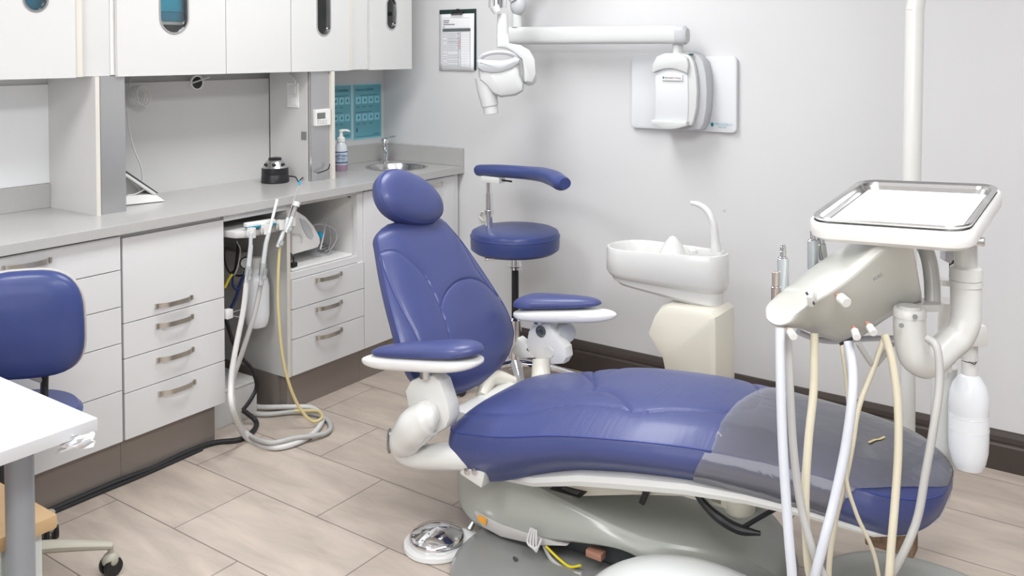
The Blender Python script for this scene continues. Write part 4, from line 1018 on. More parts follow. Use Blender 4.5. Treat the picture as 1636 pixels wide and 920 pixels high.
BSEAT = BLUE.copy(); BSEAT.name = 'blue_vinyl_seat'; nt_ = BSEAT.node_tree; bs_ = nt_.nodes['Principled BSDF']; bp0 = [n_ for n_ in nt_.nodes if n_.type == 'BUMP'][0]
tc_ = nt_.nodes.new('ShaderNodeTexCoord'); mp_ = nt_.nodes.new('ShaderNodeMapping'); mp_.inputs['Scale'].default_value = (34,3,3)
nz_ = nt_.nodes.new('ShaderNodeTexNoise'); nz_.inputs['Scale'].default_value = 2.2; nz_.inputs['Detail'].default_value = 3
bp1 = nt_.nodes.new('ShaderNodeBump'); bp1.inputs['Strength'].default_value = .22; bp1.inputs['Distance'].default_value = .004
nt_.links.new(tc_.outputs['Object'], mp_.inputs[0]); nt_.links.new(mp_.outputs[0], nz_.inputs['Vector']); nt_.links.new(nz_.outputs['Fac'], bp1.inputs['Height'])
nt_.links.new(bp1.outputs[0], bp0.inputs['Normal'])
seat = cushion('seat_cushion', CH, BSEAT, (0,YC,0), (1,0,0), (0,1,0), (0,0,1), ts, hw_s, base_s, dome_s, dep_s, gs_, nv=170, pw=3.0, bulge=.016)
sm = MB(); tt = [t for t in ts if T0+.012 < t < T1-.004][::3]
sm.tube([Vector((t, YC-hw_s(t)-.0005, base_s(t))) for t in tt]+[Vector((t, YC+hw_s(t)+.0005, base_s(t))) for t in tt[::-1]], .0022, n=6, smooth=False)
sm.build('seat_seam', PIPE, CH)
def seamlines(segs, fn, name):
    mb = MB()
    for s_ in segs:
        if len(s_) < 4: continue
        mb.tube([fn(float(t), float(s)) for t, s in s_[::3]]+[fn(float(s_[-1][0]), float(s_[-1][1]))], .0010, n=6, smooth=False)
    return mb.build(name, PIPE, CH)
for sg in seg_s:
    sg = [q for q in sg if T0+.04 < q[0] < T1-.03 and abs(q[1]) < .97*hw_s(q[0])]
    seamlines([sg], lambda t, s: Vector((t, YC+s, base_s(t)+dome_s(t)*(1-min(1,abs(s)/hw_s(t))**3.0)-gs_(t, s)+.0004)), 'panel_seam')
# white shell
def shring(t, ww, z1, z0): 
    out = []
    for k in range(24):
        a = 2*pi*k/24; out.append(Vector((t, YC+ww*np.sign(cos(a))*abs(cos(a))**.6, (z1+z0)/2+(z1-z0)/2*np.sign(sin(a))*abs(sin(a))**.6)))
    return out
shp = [(1.80,.10,.004),(1.86,.20,.022),(2.0,.252,.045),(2.15,.258,.055),(2.3,.248,.058),(2.45,.225,.052),(2.6,.20,.040),(2.75,.185,.028),(2.9,.17,.018),(2.98,.13,.012)]
MB().loft([shring(t, w_, base_s(t)-dep_s(t)+.012, base_s(t)-dep_s(t)-h_) for t, w_, h_ in shp]).build('seat_shell', CREAM if False else WPG, CH)
# toe end tray
MB().box((2.99,YC+.03,.392),(.06,.16,.016),.006).build('toe_shell', WPG, CH)
MB().box(on(1,-1.36,1424,858),(.11,.05,.05),.006).build('toe_mesh_pad', MESHB, CH)
# backrest
P0 = Vector((1.507,YC,.661)); le = radians(60)
uB = Vector((-cos(le),0,sin(le))); nB = Vector((sin(le),0,cos(le)))
def bp_(lst): return [(lambda q: ((q-P0).dot(uB), (q-P0).y))(onplane(P0, nB, x, y)) for x, y in lst]
B0, B1 = -.285, .318
tb = sorted(set([B0+.10*(1-cos(pi/2*k/18)) for k in range(19)]+list(np.linspace(B0+.10,B1-.06,190))+[B1-.06*(1-sin(pi/2*k/14)) for k in range(15)]))
w_b = smooth_interp([-.285,-.24,-.20,-.12,0,.10,.18,.25,.30,.318],[.20,.24,.262,.275,.258,.235,.212,.185,.165,.155])
eB = ends(B0, B1, .13, .05); eB2 = ends(B0, B1, .10, .055)
hw_b = lambda t: max(.004, w_b(t)*eB(t)**(.7 if t < 0 else .45))
base_b = smooth_interp([-.285,-.2,-.1,0,.1,.2,.318],[-.045,-.030,-.022,-.025,-.030,-.034,-.045])
dome_b = lambda t: .036*eB2(t)
dep_b = lambda t: interp(t,[-.285,-.1,.32],[.045,.06,.05])*eB2(t)**.8+.003
gb_, seg_b = seggroove([
  bp_([(603,373),(616,398),(626,430),(636,462),(650,497),(663,526),(675,560),(684,585)]),
  bp_([(616,398),(627,396),(640,401),(657,416),(678,440),(690,465),(702,494),(709,517),(716,543),(722,570)]),
  bp_([(702,494),(706,478),(715,463),(730,450),(751,445),(770,449),(786,458),(806,473),(829,493),(838,510)]),
  bp_([(736,355),(741,369),(759,416),(771,438),(786,458)]),
], .0034, .0042)
back = cushion('backrest', CH, BLUE, P0, uB, (0,1,0), nB, tb, hw_b, base_b, dome_b, dep_b, gb_, nv=150, pw=4.0, inner=.07)
for sg in seg_b:
    sg = [q for q in sg if B0+.02 < q[0] < B1-.03 and abs(q[1]) < .97*hw_b(q[0])]
    seamlines([sg], lambda t, s: P0+uB*t+Vector((0,s,0))+nB*(base_b(t)+dome_b(t)*(1-min(1,abs(s)/hw_b(t))**4.0)-gb_(t, s)+.0004), 'panel_seam')
bm_ = MB(); tt = [t for t in tb if B0+.01 < t < B1-.003][::3]
bm_.tube([P0+uB*t+Vector((0,-hw_b(t)-.0005,0))+nB*base_b(t) for t in tt]+[P0+uB*t+Vector((0,hw_b(t)+.0005,0))+nB*base_b(t) for t in tt[::-1]], .0018, n=6, smooth=False)
bm_.build('backrest_seam', PIPE, CH)
# back shell
br = []
for t in np.linspace(B0+.03, B1-.02, 14):
    e = (1-abs((t-.01)/.32)**4)**.5 if abs((t-.01)/.32) < 1 else .1
    hw = hw_b(t)*.78; z = base_b(t)-dep_b(t)-.004; ring = []
    for k in range(20):
        a = 2*pi*k/20; ring.append(P0+uB*t+Vector((0,hw*cos(a),0))+nB*(z-.006+(.008 if sin(a) > 0 else .03*e)*sin(a)))
    br.append(ring)
MB().loft(br).build('back_shell', WPG, CH)
# headrest
hc = onplane(Vector((1.40,YC,.99)), nB, 652, 316)
hc = on(1,YC+.0,653,318)
lh = radians(64); uH = Vector((-cos(lh),0,sin(lh))); nH = Vector((sin(lh),0,cos(lh)))
sideH = Vector((0,1,0)); 
rotH = Matrix.Rotation(radians(-22), 3, nH); uH2 = rotH@uH; sH2 = rotH@sideH
def hring(rad, nz, n=48, tilt=0):
    out = []
    for k in range(n):
        a = 2*pi*k/n; c_, s_ = cos(a), sin(a)
        x = .150*rad*math.copysign(abs(c_)**.9, c_); y = .094*rad*math.copysign(abs(s_)**.92, s_)*(1.0-.12*c_)
        out.append(hc + sH2*x + uH2*y + nH*nz)
    return out
MB().loft([hring(.10,-.052),hring(.55,-.050),hring(.82,-.042),hring(.95,-.025),hring(1.0,-.003),hring(1.0,.008),hring(.985,.016),hring(.95,.024),hring(.85,.034),hring(.65,.041),hring(.35,.045),hring(.05,.046)]).build('headrest', BLUE, CH, ang=60)
hr_ = hring(.978,.0195); MB().tube(hr_+[hr_[0]], .0016, n=6, smooth=False).build('headrest_seam', PIPE, CH)
MB().box(hc-nH*.045-uH*.08, (.02,.05,.16), .004, Matrix((( nH.x,0,uH.x),(nH.y,1,uH.y),(nH.z,0,uH.z)))).build('headrest_bar', STEEL, CH)
# armrests
def armrest(x0, x1, yc, z, wide_at_start, name='armrest', tiltz=.045, yawy=.07, slope=0):
    g = MB(); pad = []; sh = []
    n = 26
    for k in range(n+1):
        u = k/n; x = x0+(x1-x0)*(.5-.5*cos(pi*u)); uu = (x-x0)/(x1-x0)
        q = (1-uu) if wide_at_start else uu
        w_ = (.036+.036*q**1.0)
        e = sqrt(max(.0006, 1-abs(2*uu-1)**(4 if True else 2)))
        y = yc + yawy*(uu-.5)
        zz = z + slope*(1-q) + tiltz*(uu-.5)
        th = (.022+.018*q)
        rp = []; rs = []
        for j in range(20):
            a = 2*pi*j/20; c_, s_ = cos(a), sin(a)
            rp.append(Vector((x, y+w_*e*math.copysign(abs(c_)**.8,c_), zz+.012+(th if s_ > 0 else .012)*e*math.copysign(abs(s_)**.8,s_))))
            rs.append(Vector((x, y+(w_+.004)*e*math.copysign(abs(c_)**.7,c_), zz-.018+(.020 if s_ > 0 else .026)*e*math.copysign(abs(s_)**.7,s_))))
        pad.append(rp); sh.append(rs)
    return pad, sh
NA = Vector()
for (x0, x1, yc, z, was, sl) in ((1.412,1.822,-1.560,.583,False,-.006),(1.585,1.950,-.972,.612,True,-.012)):
    pad, sh = armrest(x0 if not was else x0, x1, yc, z, was, slope=sl)
    s_o = MB().loft(sh).build('armrest_shell', WPL, CH)
    if was: pad = [[Vector((x0+(p.x-x0)*.84, p.y, p.z)) for p in r] for r in pad]
    else: pad = [[Vector((x1+(p.x-x1)*.90, p.y, p.z)) for p in r] for r in pad]
    MB().loft(pad).build('armrest_pad', BLUE, CH)
# near bracket
Yn = -1.575
q = lambda x, y: on(1,Yn,x,y)
MB().cyl(q(680,590), q(680,603), .018).build('arm_pivot', STEEL, CH)
MB().prism([q(*p) for p in ((646,625),(655,608),(676,599),(692,600),(703,610),(716,650),(718,668),(712,684),(696,694),(672,692),(656,675))], (0,.055,0), bev=.010).build('arm_link', WPG, CH)
MB().tube([q(702,664), q(697,663)+Vector((.0,-.008,0)), q(688,665)+Vector((.0,-.014,0)), q(672,677)+Vector((0,-.02,0)), q(655,696)+Vector((0,-.014,0)), q(645,716)+Vector((0,0,0)), q(662,733)+Vector((0,.02,0)), q(710,739)+Vector((0,.05,0)), q(765,748)+Vector((0,.08,0))], [.012,.040,.053,.058,.052,.040,.036,.040,.028], n=20, sub=8).build('arm_bracket', WPG, CH)
gl_ = q(634,704)+Vector((-.012,-.052,0))
MB().lathe([(.030,0),(.030,.006),(.022,.010),(0,.010)], q(637,700)+Vector((-.008,-.028,0)), Vector((-.65,-.75,.05)), n=28, sx=.7, sy=1.25).build('bracket_knob', mat('knob_grey', (.25,.27,.27), .25, metal=.6), CH)
MB().lathe([(.012,0),(.0,.003)], q(690,658), (0,-1,0), n=20).build('bracket_cap', STEEL, CH) if False else None
jb = q(735,762)+Vector((0,.08,0))
MB().box(q(742,764)+Vector((0,.06,0)), (.085,.05,.050), .006, Matrix.Rotation(.25,3,'Y')).build('port_block', WPG, CH)
pm = MB()
for px_ in (735,747): pm.lathe([(.009,0),(.010,.004),(.006,.006),(0,.006)], q(px_,762)+Vector((0,.034,.004)), (0,-1,0), n=16)
pm.build('port_fitting', STEEL, CH)
# far bracket
Yf = -1.0
q2 = lambda x, y: on(1,Yf,x,y)
MB().cyl(q2(862,505), q2(862,516), .020).build('arm_pivot', STEEL, CH)
MB().prism([q2(*p) for p in ((843,530),(850,518),(862,513),(876,518),(890,540),(903,556),(905,572),(899,582),(870,584),(852,572),(838,560))], (0,.05,0), bev=.010).build('arm_link', WPL, CH)
MB().prism([q2(*p) for p in ((826,540),(842,552),(853,572),(830,573),(815,562))], (0,.04,0), bev=.006).build('arm_bracket', WPG, CH)
MB().lathe([(.020,0),(.020,.004),(.013,.006),(.009,.004),(0,.005)], q2(864.5,529), (0,-1,0), n=24).build('arm_bolt', mat('bolt_grey', (.16,.18,.18), .25, metal=.7), CH)
MB().lathe([(.020,0),(.018,.003),(0,.003)], q2(877.5,563), (0,-1,0), n=24).build('arm_cap', WPG, CH)
MB().lathe([(.034,-.03),(.036,0),(.03,.01),(0,.012)], q2(893,538)+Vector((0,.05,0)), (.8,-.6,0), n=24).build('arm_knob', XG, CH)
MB().tube([Vector((1.64,-1.10,.36)), Vector((1.60,-1.18,.39)), Vector((1.63,-1.27,.36))], [.02,.03,.02]).tube([Vector((1.70,-1.02,.43)),Vector((1.72,-1.05,.36)),Vector((1.78,-1.15,.30))],[.03,.035,.04]).build('recline_linkage', CREAM, CH)
MB().box((1.68,YC,.34),(.12,.30,.06),.01).build('back_hinge', WPG, CH)
# lift arm and base
def basering(x, yn, zb, yc_, zc, zt, yf):
    pts = [(yn,zb),(yn-.004,(zb+zc)/2),(yc_,zc-.008),(yc_+.008,zc),(yc_+.06,zc+(zt-zc)*.4),((yc_+yf)/2,zt),(yf-.04,zt),(yf,zt-.02),(yf+.01,(zt+zb)/2),(yf,zb),((yn+yf)/2,zb)]
    return [Vector((x,y,z)) for y, z in pts]
stn = [(1.605,-1.345,.150,-1.345,.175,.18,-1.25),(1.618,-1.385,.112,-1.382,.205,.21,-1.2),(1.645,-1.415,.078,-1.405,.235,.235,-1.16),(1.70,-1.44,.050,-1.425,.250,.245,-1.12),(1.78,-1.46,.048,-1.440,.248,.24,-1.10),(1.95,-1.46,.078,-1.44,.222,.225,-1.08),(2.15,-1.455,.122,-1.44,.190,.20,-1.06),(2.31,-1.445,.148,-1.43,.165,.195,-1.04),(2.40,-1.40,.0,-1.39,.165,.20,-1.02),(2.50,-1.36,.0,-1.34,.15,.18,-1.02),(2.58,-1.27,.0,-1.25,.10,.12,-1.04),(2.62,-1.20,.0,-1.20,.03,.04,-1.06)]
lac = subs(MB().loft([basering(*s) for s in stn]).build('lift_arm_cover', BASEG, CH, ang=180), 3)
creaser(lac, 11, (2,3,0), 1.0)
MB().prism([on(2,.246,*p) for p in ((878,782),(888,774),(938,786),(926,796))], (0,0,.002)).build('rating_label', BLACK, CH, smooth=False)
MB().prism([on(2,.249,*p) for p in ((896,781),(901,778),(928,786),(922,791))], (0,0,.0008)).build('rating_label_panel', mat('label_grey', (.12,.12,.125), .4), CH, smooth=False)
MB().bb(1.72,2.30,-1.40,-1.15,.045,.10,.02).build('arm_underside', DARKG, CH)
MB().prism([on(1,-1.463,*p) for p in ((757,818),(800,838),(890,868),(905,872),(860,872),(800,858),(770,842))], (0,.2,0), bev=.004).build('lower_trim', mat('trim_pale', (.52,.50,.48), .4), CH)
MB().prism([on(1,-1.468,*p) for p in ((764,822),(777,829),(776,840),(763,831))], (0,.002,0)).build('warning_sticker', ORG, CH, smooth=False)
# seat frame and joint under seat
MB().prism([on(1,-1.40,*p) for p in ((882,757),(1000,768),(1135,778),(1135,800),(1152,806),(1152,775),(1160,772),(1160,812),(1135,806),(1090,792),(1010,790),(900,793),(882,785))], (0,.12,0)).build('seat_frame', CREAM, CH, smooth=False)
jt = on(1,-1.36,1180,785)
MB().lathe([(.020,-.062),(.032,-.058),(.042,-.045),(.046,-.012),(.048,-.010),(.049,.03),(.049,.06)], jt, n=36).build('knee_joint', CREAM, CH)
MB().tube([on(1,-1.38,1120,788), on(1,-1.36,1160,796)], .012).build('joint_link', CREAM, CH)
MB().tube([on(1,-1.42,1105,776), on(1,-1.42,1125,805), on(1,-1.42,1150,828), on(1,-1.41,1180,845), on(1,-1.40,1215,852)], [.006,.010,.013,.013,.006], n=10).build('black_linkage', BLACK, CH)
MB().tube([on(1,-1.40,1188,842), on(1,-1.40,1215,826), on(1,-1.40,1244,810)], .006, n=8).build('black_rod', BLACK, CH)
MB().box(on(1,-1.41,1030,778), (.035,.02,.02), .002).box(on(1,-1.42,1030,792), (.016,.012,.05), .002, Matrix.Rotation(.35,3,'Y')).build('black_clip', BLACK, CH)
MB().tube([on(1,-1.42,1020,770), on(1,-1.42,1040,777), on(1,-1.42,1062,777)], .005, n=8).build('green_wire', GRN, CH)
wr = MB()
for k in range(5): wr.tube([on(1,-1.42,1040+k*5,777), on(1,-1.42,1045+k*6,784), on(1,-1.42,1062+k*3,783)], .0015, n=6)
wr.build('white_wires', TUBW, CH)
# floor plate of the base
def platering(z, ins):
    out = []
    for k in range(64):
        a = 2*pi*k/64; c_, s_ = cos(a), sin(a)
        out.append(Vector((2.24+(.50-ins)*math.copysign(abs(c_)**.8,c_), -1.43+(.36-ins)*math.copysign(abs(s_)**.8,s_), z)))
    return out
MB().loft([platering(.0,0),platering(.022,.002),platering(.032,.016),platering(.036,.06)]).build('base_plate', PLATE, CH)
dm = on(2,.08,1068,886)
MB().ell((2.55,-1.60,.0),(.36,.22,.245),n=64,m=32).build('base_dome', mat('dome_white', (.66,.675,.665), .25, coat=.3), CH)
cw = MB(); cb_ = on(1,-1.485,855,862)
for k in range(4): cw.tube([cb_+Vector((-.014+.006*k,0,.03)), cb_+Vector((-.02+.01*k,-.01,-.01)), cb_+Vector((.012,-.012,-.016-.003*k)), cb_+Vector((.022,0,.01))], .003, n=6)
cw.build('coiled_lead', TUBW, CH)
MB().tube([on(1,-1.46,872,872), on(1,-1.46,890,890), on(1,-1.46,910,905), on(1,-1.46,928,903)], .0035, n=8).build('yellow_lead', YEL, CH)
MB().tube([on(1,-1.45,868,868), on(1,-1.46,880,892), on(1,-1.47,905,912), on(1,-1.47,930,918)], .006, n=8).build('grey_lead', TUBG, CH)
MB().box(on(1,-1.44,952,884), (.05,.03,.02), .003).build('copper_fitting', SKIN, CH)

# plastic cover on toe end
def fmask(t, k, n, nv, nb, sz):
    s, z = sz
    if k < nv:
        vv = -cos(pi*k/nv)
        tb_ = 2.50+.05*(vv*.5+.5)+.03*vv*vv
        if t < tb_: return False
        if t > 2.87+(vv+1)*.55 and vv < -.6: return False
        return True
    # sides/bottom: far side comes first (k in nv..nv+nb), near side last
    if k >= n-nb:      # near side
        q = (n-k)/nb
        return 2.515-.05*q < t < 2.87-.07*q
    if k < nv+nb: return t > 2.55 and (k-nv)/nb < .9
    return False
CV = tag(cushion('plastic_cover', None, FILM, (0,YC,0), (1,0,0), (0,1,0), (0,0,1), ts, hw_s, base_s, dome_s, dep_s, None, nv=150, pw=3.0, off=.006, mask=fmask, bulge=.016), 'clear plastic protector stretched over the toe end of the blue chair', 'cover')
smm = CV.modifiers.new('smooth','SMOOTH'); smm.iterations = 6; smm.factor = .5
tp = sp([(1388,712),(1398,707),(1405,706),(1413,702)], .545)
tag(MB().tube([Vector((x,y+YC,base_s(x)+dome_s(x)+.007)) for x, y in tp], .0035, n=8, flat=.3).build('tape_scrap', TAN, loc=(tp[0][0],tp[0][1]+YC,.55)), 'small tan tape mark on the clear toe cover', 'mark')

# foot control
FC = thing('foot_control', 'round chrome foot control disc on a white base on the floor', 'foot pedal', (1.65,-1.51,0))
fc = on(2,.02,698,862)
MB().lathe([(.098,0),(.102,.004),(.100,.014),(.085,.017)], Vector((fc.x,fc.y,0)), n=48).tube([Vector((fc.x,fc.y,.012)), Vector((fc.x+.045,fc.y+.07,.016)), Vector((fc.x+.055,fc.y+.105,.014))], [.05,.040,.022], n=16, flat=.35).build('base', CERAM, FC)
MB().lathe([(.080,.017),(.083,.022),(.083,.034),(.074,.042),(.035,.055),(0,.060)], Vector((fc.x,fc.y,0)), n=40).build('disc', CHROME, FC, ang=50)
MB().tube([Vector((fc.x+.055,fc.y+.09,.03)), Vector((fc.x+.062,fc.y+.11,.055))], [.010,.006]).build('toggle', STEEL, FC)
tag(MB().tube([Vector((fc.x+.06,fc.y+.10,.010)), Vector((fc.x+.12,fc.y+.11,.008)), Vector((fc.x+.20,fc.y+.08,.008)), Vector((fc.x+.28,fc.y+.02,.04))], .006, n=8).build('foot_control_cable', DARKG, loc=(fc.x+.06,fc.y+.1,0)), 'dark cable from the foot control to the chair base', 'cable')

# right floor box
FBX = thing('floor_junction_cover', 'grey rounded floor cover below the toe end of the chair', 'floor cover', (2.95,-1.3,0))
def fring(z, ins):
    out = []
    for k in range(64):
        a = 2*pi*k/64; c_, s_ = cos(a), sin(a)
        x = 2.93+(.285-ins)*math.copysign(abs(c_)**.75,c_); y = -1.30+(.40-ins)*math.copysign(abs(s_)**.85,s_)
        out.append(Vector((x,y,z)))
    return out
MB().loft([fring(.0,0),fring(.05,.002),fring(.072,.012),fring(.082,.04),fring(.084,.10)]).build('cover', mat('floor_cover_grey', (.33,.34,.32), .3, coat=.3, var=.05, vscale=3), FBX)
MB().bb(2.638,2.66,-1.42,-1.18,0,.06,.004).build('black_side_strip', BLACK, FBX)  # plain black strip along the left side of the cover

# ------------------------------------------------------------------ delivery unit
DU = thing('delivery_unit', 'white dental delivery unit with instrument head on curved arm', 'delivery unit', pz(1543,745,1.9)*1.0)
# arm parts
def dz(x, y, z): return pz(x, y, z)
ZE = 1.90
MB().cyl(dz(1543,378,ZE), dz(1543,432,ZE), .0225, n=32).build('tray_post', WPG, DU)
top_ = dz(1543,441,ZE)
MB().lathe([(.026,.022),(.031,.018),(.0325,.008),(.0325,-.006),(.030,-.007),(.030,-.008),(.0325,-.009),(.0325,-.020)], top_, n=36).build('arm_collar', WPG, DU)
MB().tube([dz(1543,450,ZE), dz(1543,490,ZE), dz(1541,515,ZE), dz(1530,538,ZE), dz(1510,556,ZE-.01), dz(1494,572,ZE-.02), dz(1478,580,ZE-.03), dz(1462,570,ZE-.04), dz(1455,548,ZE-.04), dz(1453,530,ZE-.04), dz(1453,506,ZE-.04)], [.0305,.0305,.031,.0315,.0315,.0315,.0315,.0320,.0320,.0315,.0315], n=28, sub=8).build('curved_arm', WPG, DU)
MB().lathe([(.0325,-.004),(.0325,.008),(.030,.014)], dz(1453,502,ZE-.04), n=32).cyl(dz(1453,505,ZE-.04), dz(1453,488,ZE-.04), .022).build('head_collar', WPG, DU)
for p in ((1462,506),(1440,520)): MB().lathe([(.004,0),(.005,.003),(0,.003)], dz(p[0],p[1],ZE-.04-.034), (CAM-dz(p[0],p[1],ZE)), n=14).build('set_screw', mat('screw_grey', (.2,.2,.2), .4), DU)
MB().tube([dz(1462,378,1.99), dz(1475,392,1.98), dz(1484,415,1.96), dz(1489,450,1.95), dz(1490,486,1.94)], [.018,.0165,.0165,.0165,.0165], n=20).build('support_bow', WPG, DU)
MB().prism([dz(x,y,1.90) for x, y in ((1458,487),(1504,487),(1504,499),(1458,499))], _w*.06, bev=.003).build('support_bar', WPG, DU)
# rear column and horizontal support
ZC = 2.28
MB().cyl(dz(1509,585,ZC), dz(1505,752,ZC), .030, n=28).build('column', WPG, DU)
pcx = dz(1505,752,ZC)
MB().tube([pcx+Vector((0,0,.02)), pcx+Vector((-.02,.0,-.03)), pcx+Vector((-.12,.02,-.06)), Vector((2.62,-1.10,.33)), Vector((2.5,-1.15,.28))], [.030,.032,.030,.030,.030], n=20).build('floor_arm', WPG, DU)
MB().cyl(dz(1511,480,2.15), dz(1509,590,2.2), .017).cyl(dz(1513,446,2.15), dz(1513,455,2.15), .019).build('rear_post', WPG, DU)
MB().prism([dz(x,y,2.12) for x, y in ((1512,385),(1532,385),(1532,400),(1520,422),(1510,416))], _w*.03, bev=.004).build('brake_housing', XG, DU)
MB().box(dz(1521,428,2.13), (.012,.012,.04), .002).build('brake_lever', BLACK, DU)
rs_ = MB().box(dz(1565,386,1.86), (.020,.014,.018), .003).build('post_switch', STEEL, DU)
# delivery head
def hd(tl, cr, bt, zt=2.02, zc=1.79, zb=1.91, zbb=2.10):
    TL = dz(*tl, zt); CR = dz(*cr, zc); BT = dz(*bt, zb)
    BB = dz(bt[0]*.75+tl[0]*.25, bt[1]*.8+tl[1]*.2, zbb); SD = (CR*.5+BT*.5) + (dz(*cr, zc-.02)-CR)*.9
    TM = TL*.5+CR*.5+Vector((0,0,.006))
    return [TL, TM, CR+(TL-CR)*.08, CR+(BT-CR)*.07, SD, BT+(CR-BT)*.12, BT+(BB-BT)*.15, BB, (TL+BB)/2]
st_ = [((1221,492),(1222,505),(1224,512),1.93,1.88,1.88,1.94),
       ((1226,478),(1238,520),(1242,525),1.97,1.83,1.83,1.98),
       ((1243,460),(1262,506),(1266,524),2.0,1.81,1.82,2.01),
       ((1272,434),(1290,484),(1296,534)),((1300,412),(1320,463),(1330,552)),((1325,394),(1352,440),(1368,556)),((1350,382),(1385,410),(1400,528)),((1378,376),(1412,386),(1432,508)),((1400,373),(1436,378),(1455,497)),((1418,374),(1456,384),(1474,488)),((1424,378),(1462,400),(1477,480))]
HEADM = mat('head_enamel', (.54,.545,.50), .28, coat=.35, var=.01)
head = MB().loft([hd(*s) for s in st_]).build('instrument_head', HEADM, DU, ang=180)
subs(head, 3)
creaser(head, 9, (2,3), 1.0)
creaser(head, 9, (5,6), .35)
# notch / latch on crease
MB().box(dz(1297,474,1.785), (.012,.030,.030), .004, Matrix.Rotation(radians(35),3,'X')).build('side_latch', WPG, DU)
MB().tube([dz(1288,467,1.775), dz(1301,486,1.775)], .0025, n=8).build('latch_slot', DARKG, DU)
# valves
for i, (p, d) in enumerate((((1341,474),(12,10)),((1365,527),(4,12)),((1388,520),(8,12)),((1262,529),(6,9)))):
    a = dz(p[0],p[1],1.795); b = dz(p[0]+d[0],p[1]+d[1],1.77)
    kn = MB().cyl(a+(b-a)*-.3, a+(b-a)*.2, .005, n=14).build('valve_stem', SKIN, DU)
    MB().cyl(a+(b-a)*.15, b, .0105 if i == 0 else .008, n=18, bev=.001).build('valve_knob', CERAM if i == 1 else WPG, DU)
MB().box(dz(1352,545,1.80), (.03,.008,.006), .002, Matrix.Rotation(-.6,3,'Y')).build('tubing_slot', BLACK, DU)
hx_ = (R2*8-D2*-0+Vector((0,0,0))).normalized()*.8+Vector((0,0,.5)); text('head_text', 'ADEC', .0085, dz(1396,449,1.772), hx_, (Vector((0,0,1))-hx_.normalized()*hx_.normalized().z), INK, DU)
# tray
TC = Vector((2.986,-1.531,1.174)); rv = Vector((.08,-.044,-.015)); TR = Matrix.Rotation(rv.length, 3, rv.normalized())
def tloop(w_, d_, r_, z, n=8): return [TC+TR@Vector((x,y,z)) for x, y in rrect(w_, d_, r_, n)]
TH_ = thing('tray_holder', 'white rounded tray holder on top of the delivery unit', 'tray holder', TC-Vector((0,0,.045)))
MB().loft([tloop(.285,.385,.040,-.050),tloop(.312,.412,.045,-.040),tloop(.316,.416,.046,-.028),tloop(.316,.416,.046,-.012),tloop(.312,.412,.045,-.008),tloop(.300,.400,.040,-.009),tloop(.296,.396,.040,-.022)]).build('platform', WPL, TH_)
TRY = thing('instrument_tray', 'stainless steel instrument tray with rolled rim lined with white paper', 'tray', TC-Vector((0,0,.012)))
MB().loft([tloop(.250,.350,.030,-.020),tloop(.268,.368,.034,-.018),tloop(.280,.380,.038,-.002),tloop(.292,.392,.042,.0),tloop(.300,.400,.044,.002),tloop(.303,.403,.045,-.001),tloop(.300,.400,.044,-.005),tloop(.290,.390,.042,-.0035),tloop(.278,.378,.038,-.006),tloop(.262,.362,.034,-.021),tloop(.250,.350,.030,-.0215)]).build('pan', STEEL, TRY)
PL = tag(MB().loft([tloop(.250,.350,.010,-.0190),tloop(.252,.352,.010,-.0170),tloop(.24,.34,.010,-.0165)]).build('tray_paper', mat('tray_paper_white', (.9,.9,.92), .7), loc=TC-Vector((0,0,.019))), 'bright white paper liner lying in the steel tray', 'paper')
# instruments (couplers) at the far side of the head
def coupler(p0, p1, r, parts, label):
    t = thing('handpiece_motor', label, 'handpiece', p0)
    for nm, a, b, r_, m_ in parts:
        MB().cyl(p0+(p1-p0)*a, p0+(p1-p0)*b, r*r_, n=24, bev=.0008).build(nm, m_, t)
    return t
ALUM = mat('anodised_silver', (.60,.64,.66), .25, metal=.6, var=.02)
coupler(dz(1251,480,1.99), dz(1251,390,1.99), .0125, (('sleeve',0,.75,1,ALUM),('nose_collar',.75,.78,.8,STEEL),('nose',.78,.96,.5,STEEL),('nose_ring',.86,.88,.62,STEEL),('nose_tip',.96,1.0,.38,STEEL)), 'tall silver handpiece motor with ribbed nose standing left of the head')
coupler(dz(1239,490,1.985), dz(1239,434,1.985), .010, (('sleeve',0,.55,.95,mat('rose_steel', (.50,.42,.38), .25, metal=.8)),('nose_collar',.55,.58,1.05,STEEL),('nose',.58,1.0,.75,mat('rose_steel2', (.55,.48,.44), .25, metal=.8))), 'short bronze handpiece coupler at the left end of the head')
coupler(dz(1299,430,2.03), dz(1299,366,2.03), .0125, (('sleeve',0,.72,1,ALUM),('nose_collar',.72,.75,.8,STEEL),('nose',.75,.97,.5,STEEL),('nose_tip',.97,1.0,.35,STEEL)), 'silver handpiece motor standing just below the tray')
coupler(dz(1316,415,2.06), dz(1310,372,2.06), .010, (('sleeve',0,.6,1,STEEL),('nose',.6,1.0,.8,STEEL)), 'short steel syringe behind the silver handpiece motor below the tray')
# hoses
ZF = 1.76
def hose(pts, r, m_, label, z0=None, name='handpiece_hose', n=12, flat=1):
    P = [dz(*p) for p in pts]
    return tag(MB().tube(P, r, n=n, sub=8, flat=flat).build(name, m_, loc=P[0]), label, 'hose')
hose([(1246,524,1.80),(1247,600,1.78),(1250,700,1.76),(1256,800,1.74),(1264,900,1.72),(1275,975,1.72),(1330,1010,1.78),(1400,960,1.95)], .0095, TUBGB, 'pale blue grey hose at the far left of the hanging hoses')
hose([(1258,524,1.82),(1262,620,1.80),(1268,720,1.79),(1280,810,1.78),(1303,890,1.76),(1335,950,1.76),(1380,985,1.82),(1430,960,1.95)], .0080, TUBG, 'grey cream hose second from the left crossing towards the centre')
hose([(1301,532,1.86),(1300,620,1.84),(1292,700,1.82),(1287,780,1.80),(1288,850,1.79),(1298,930,1.79),(1340,990,1.82)], .0085, TUBC, 'cream double hose third from the left')
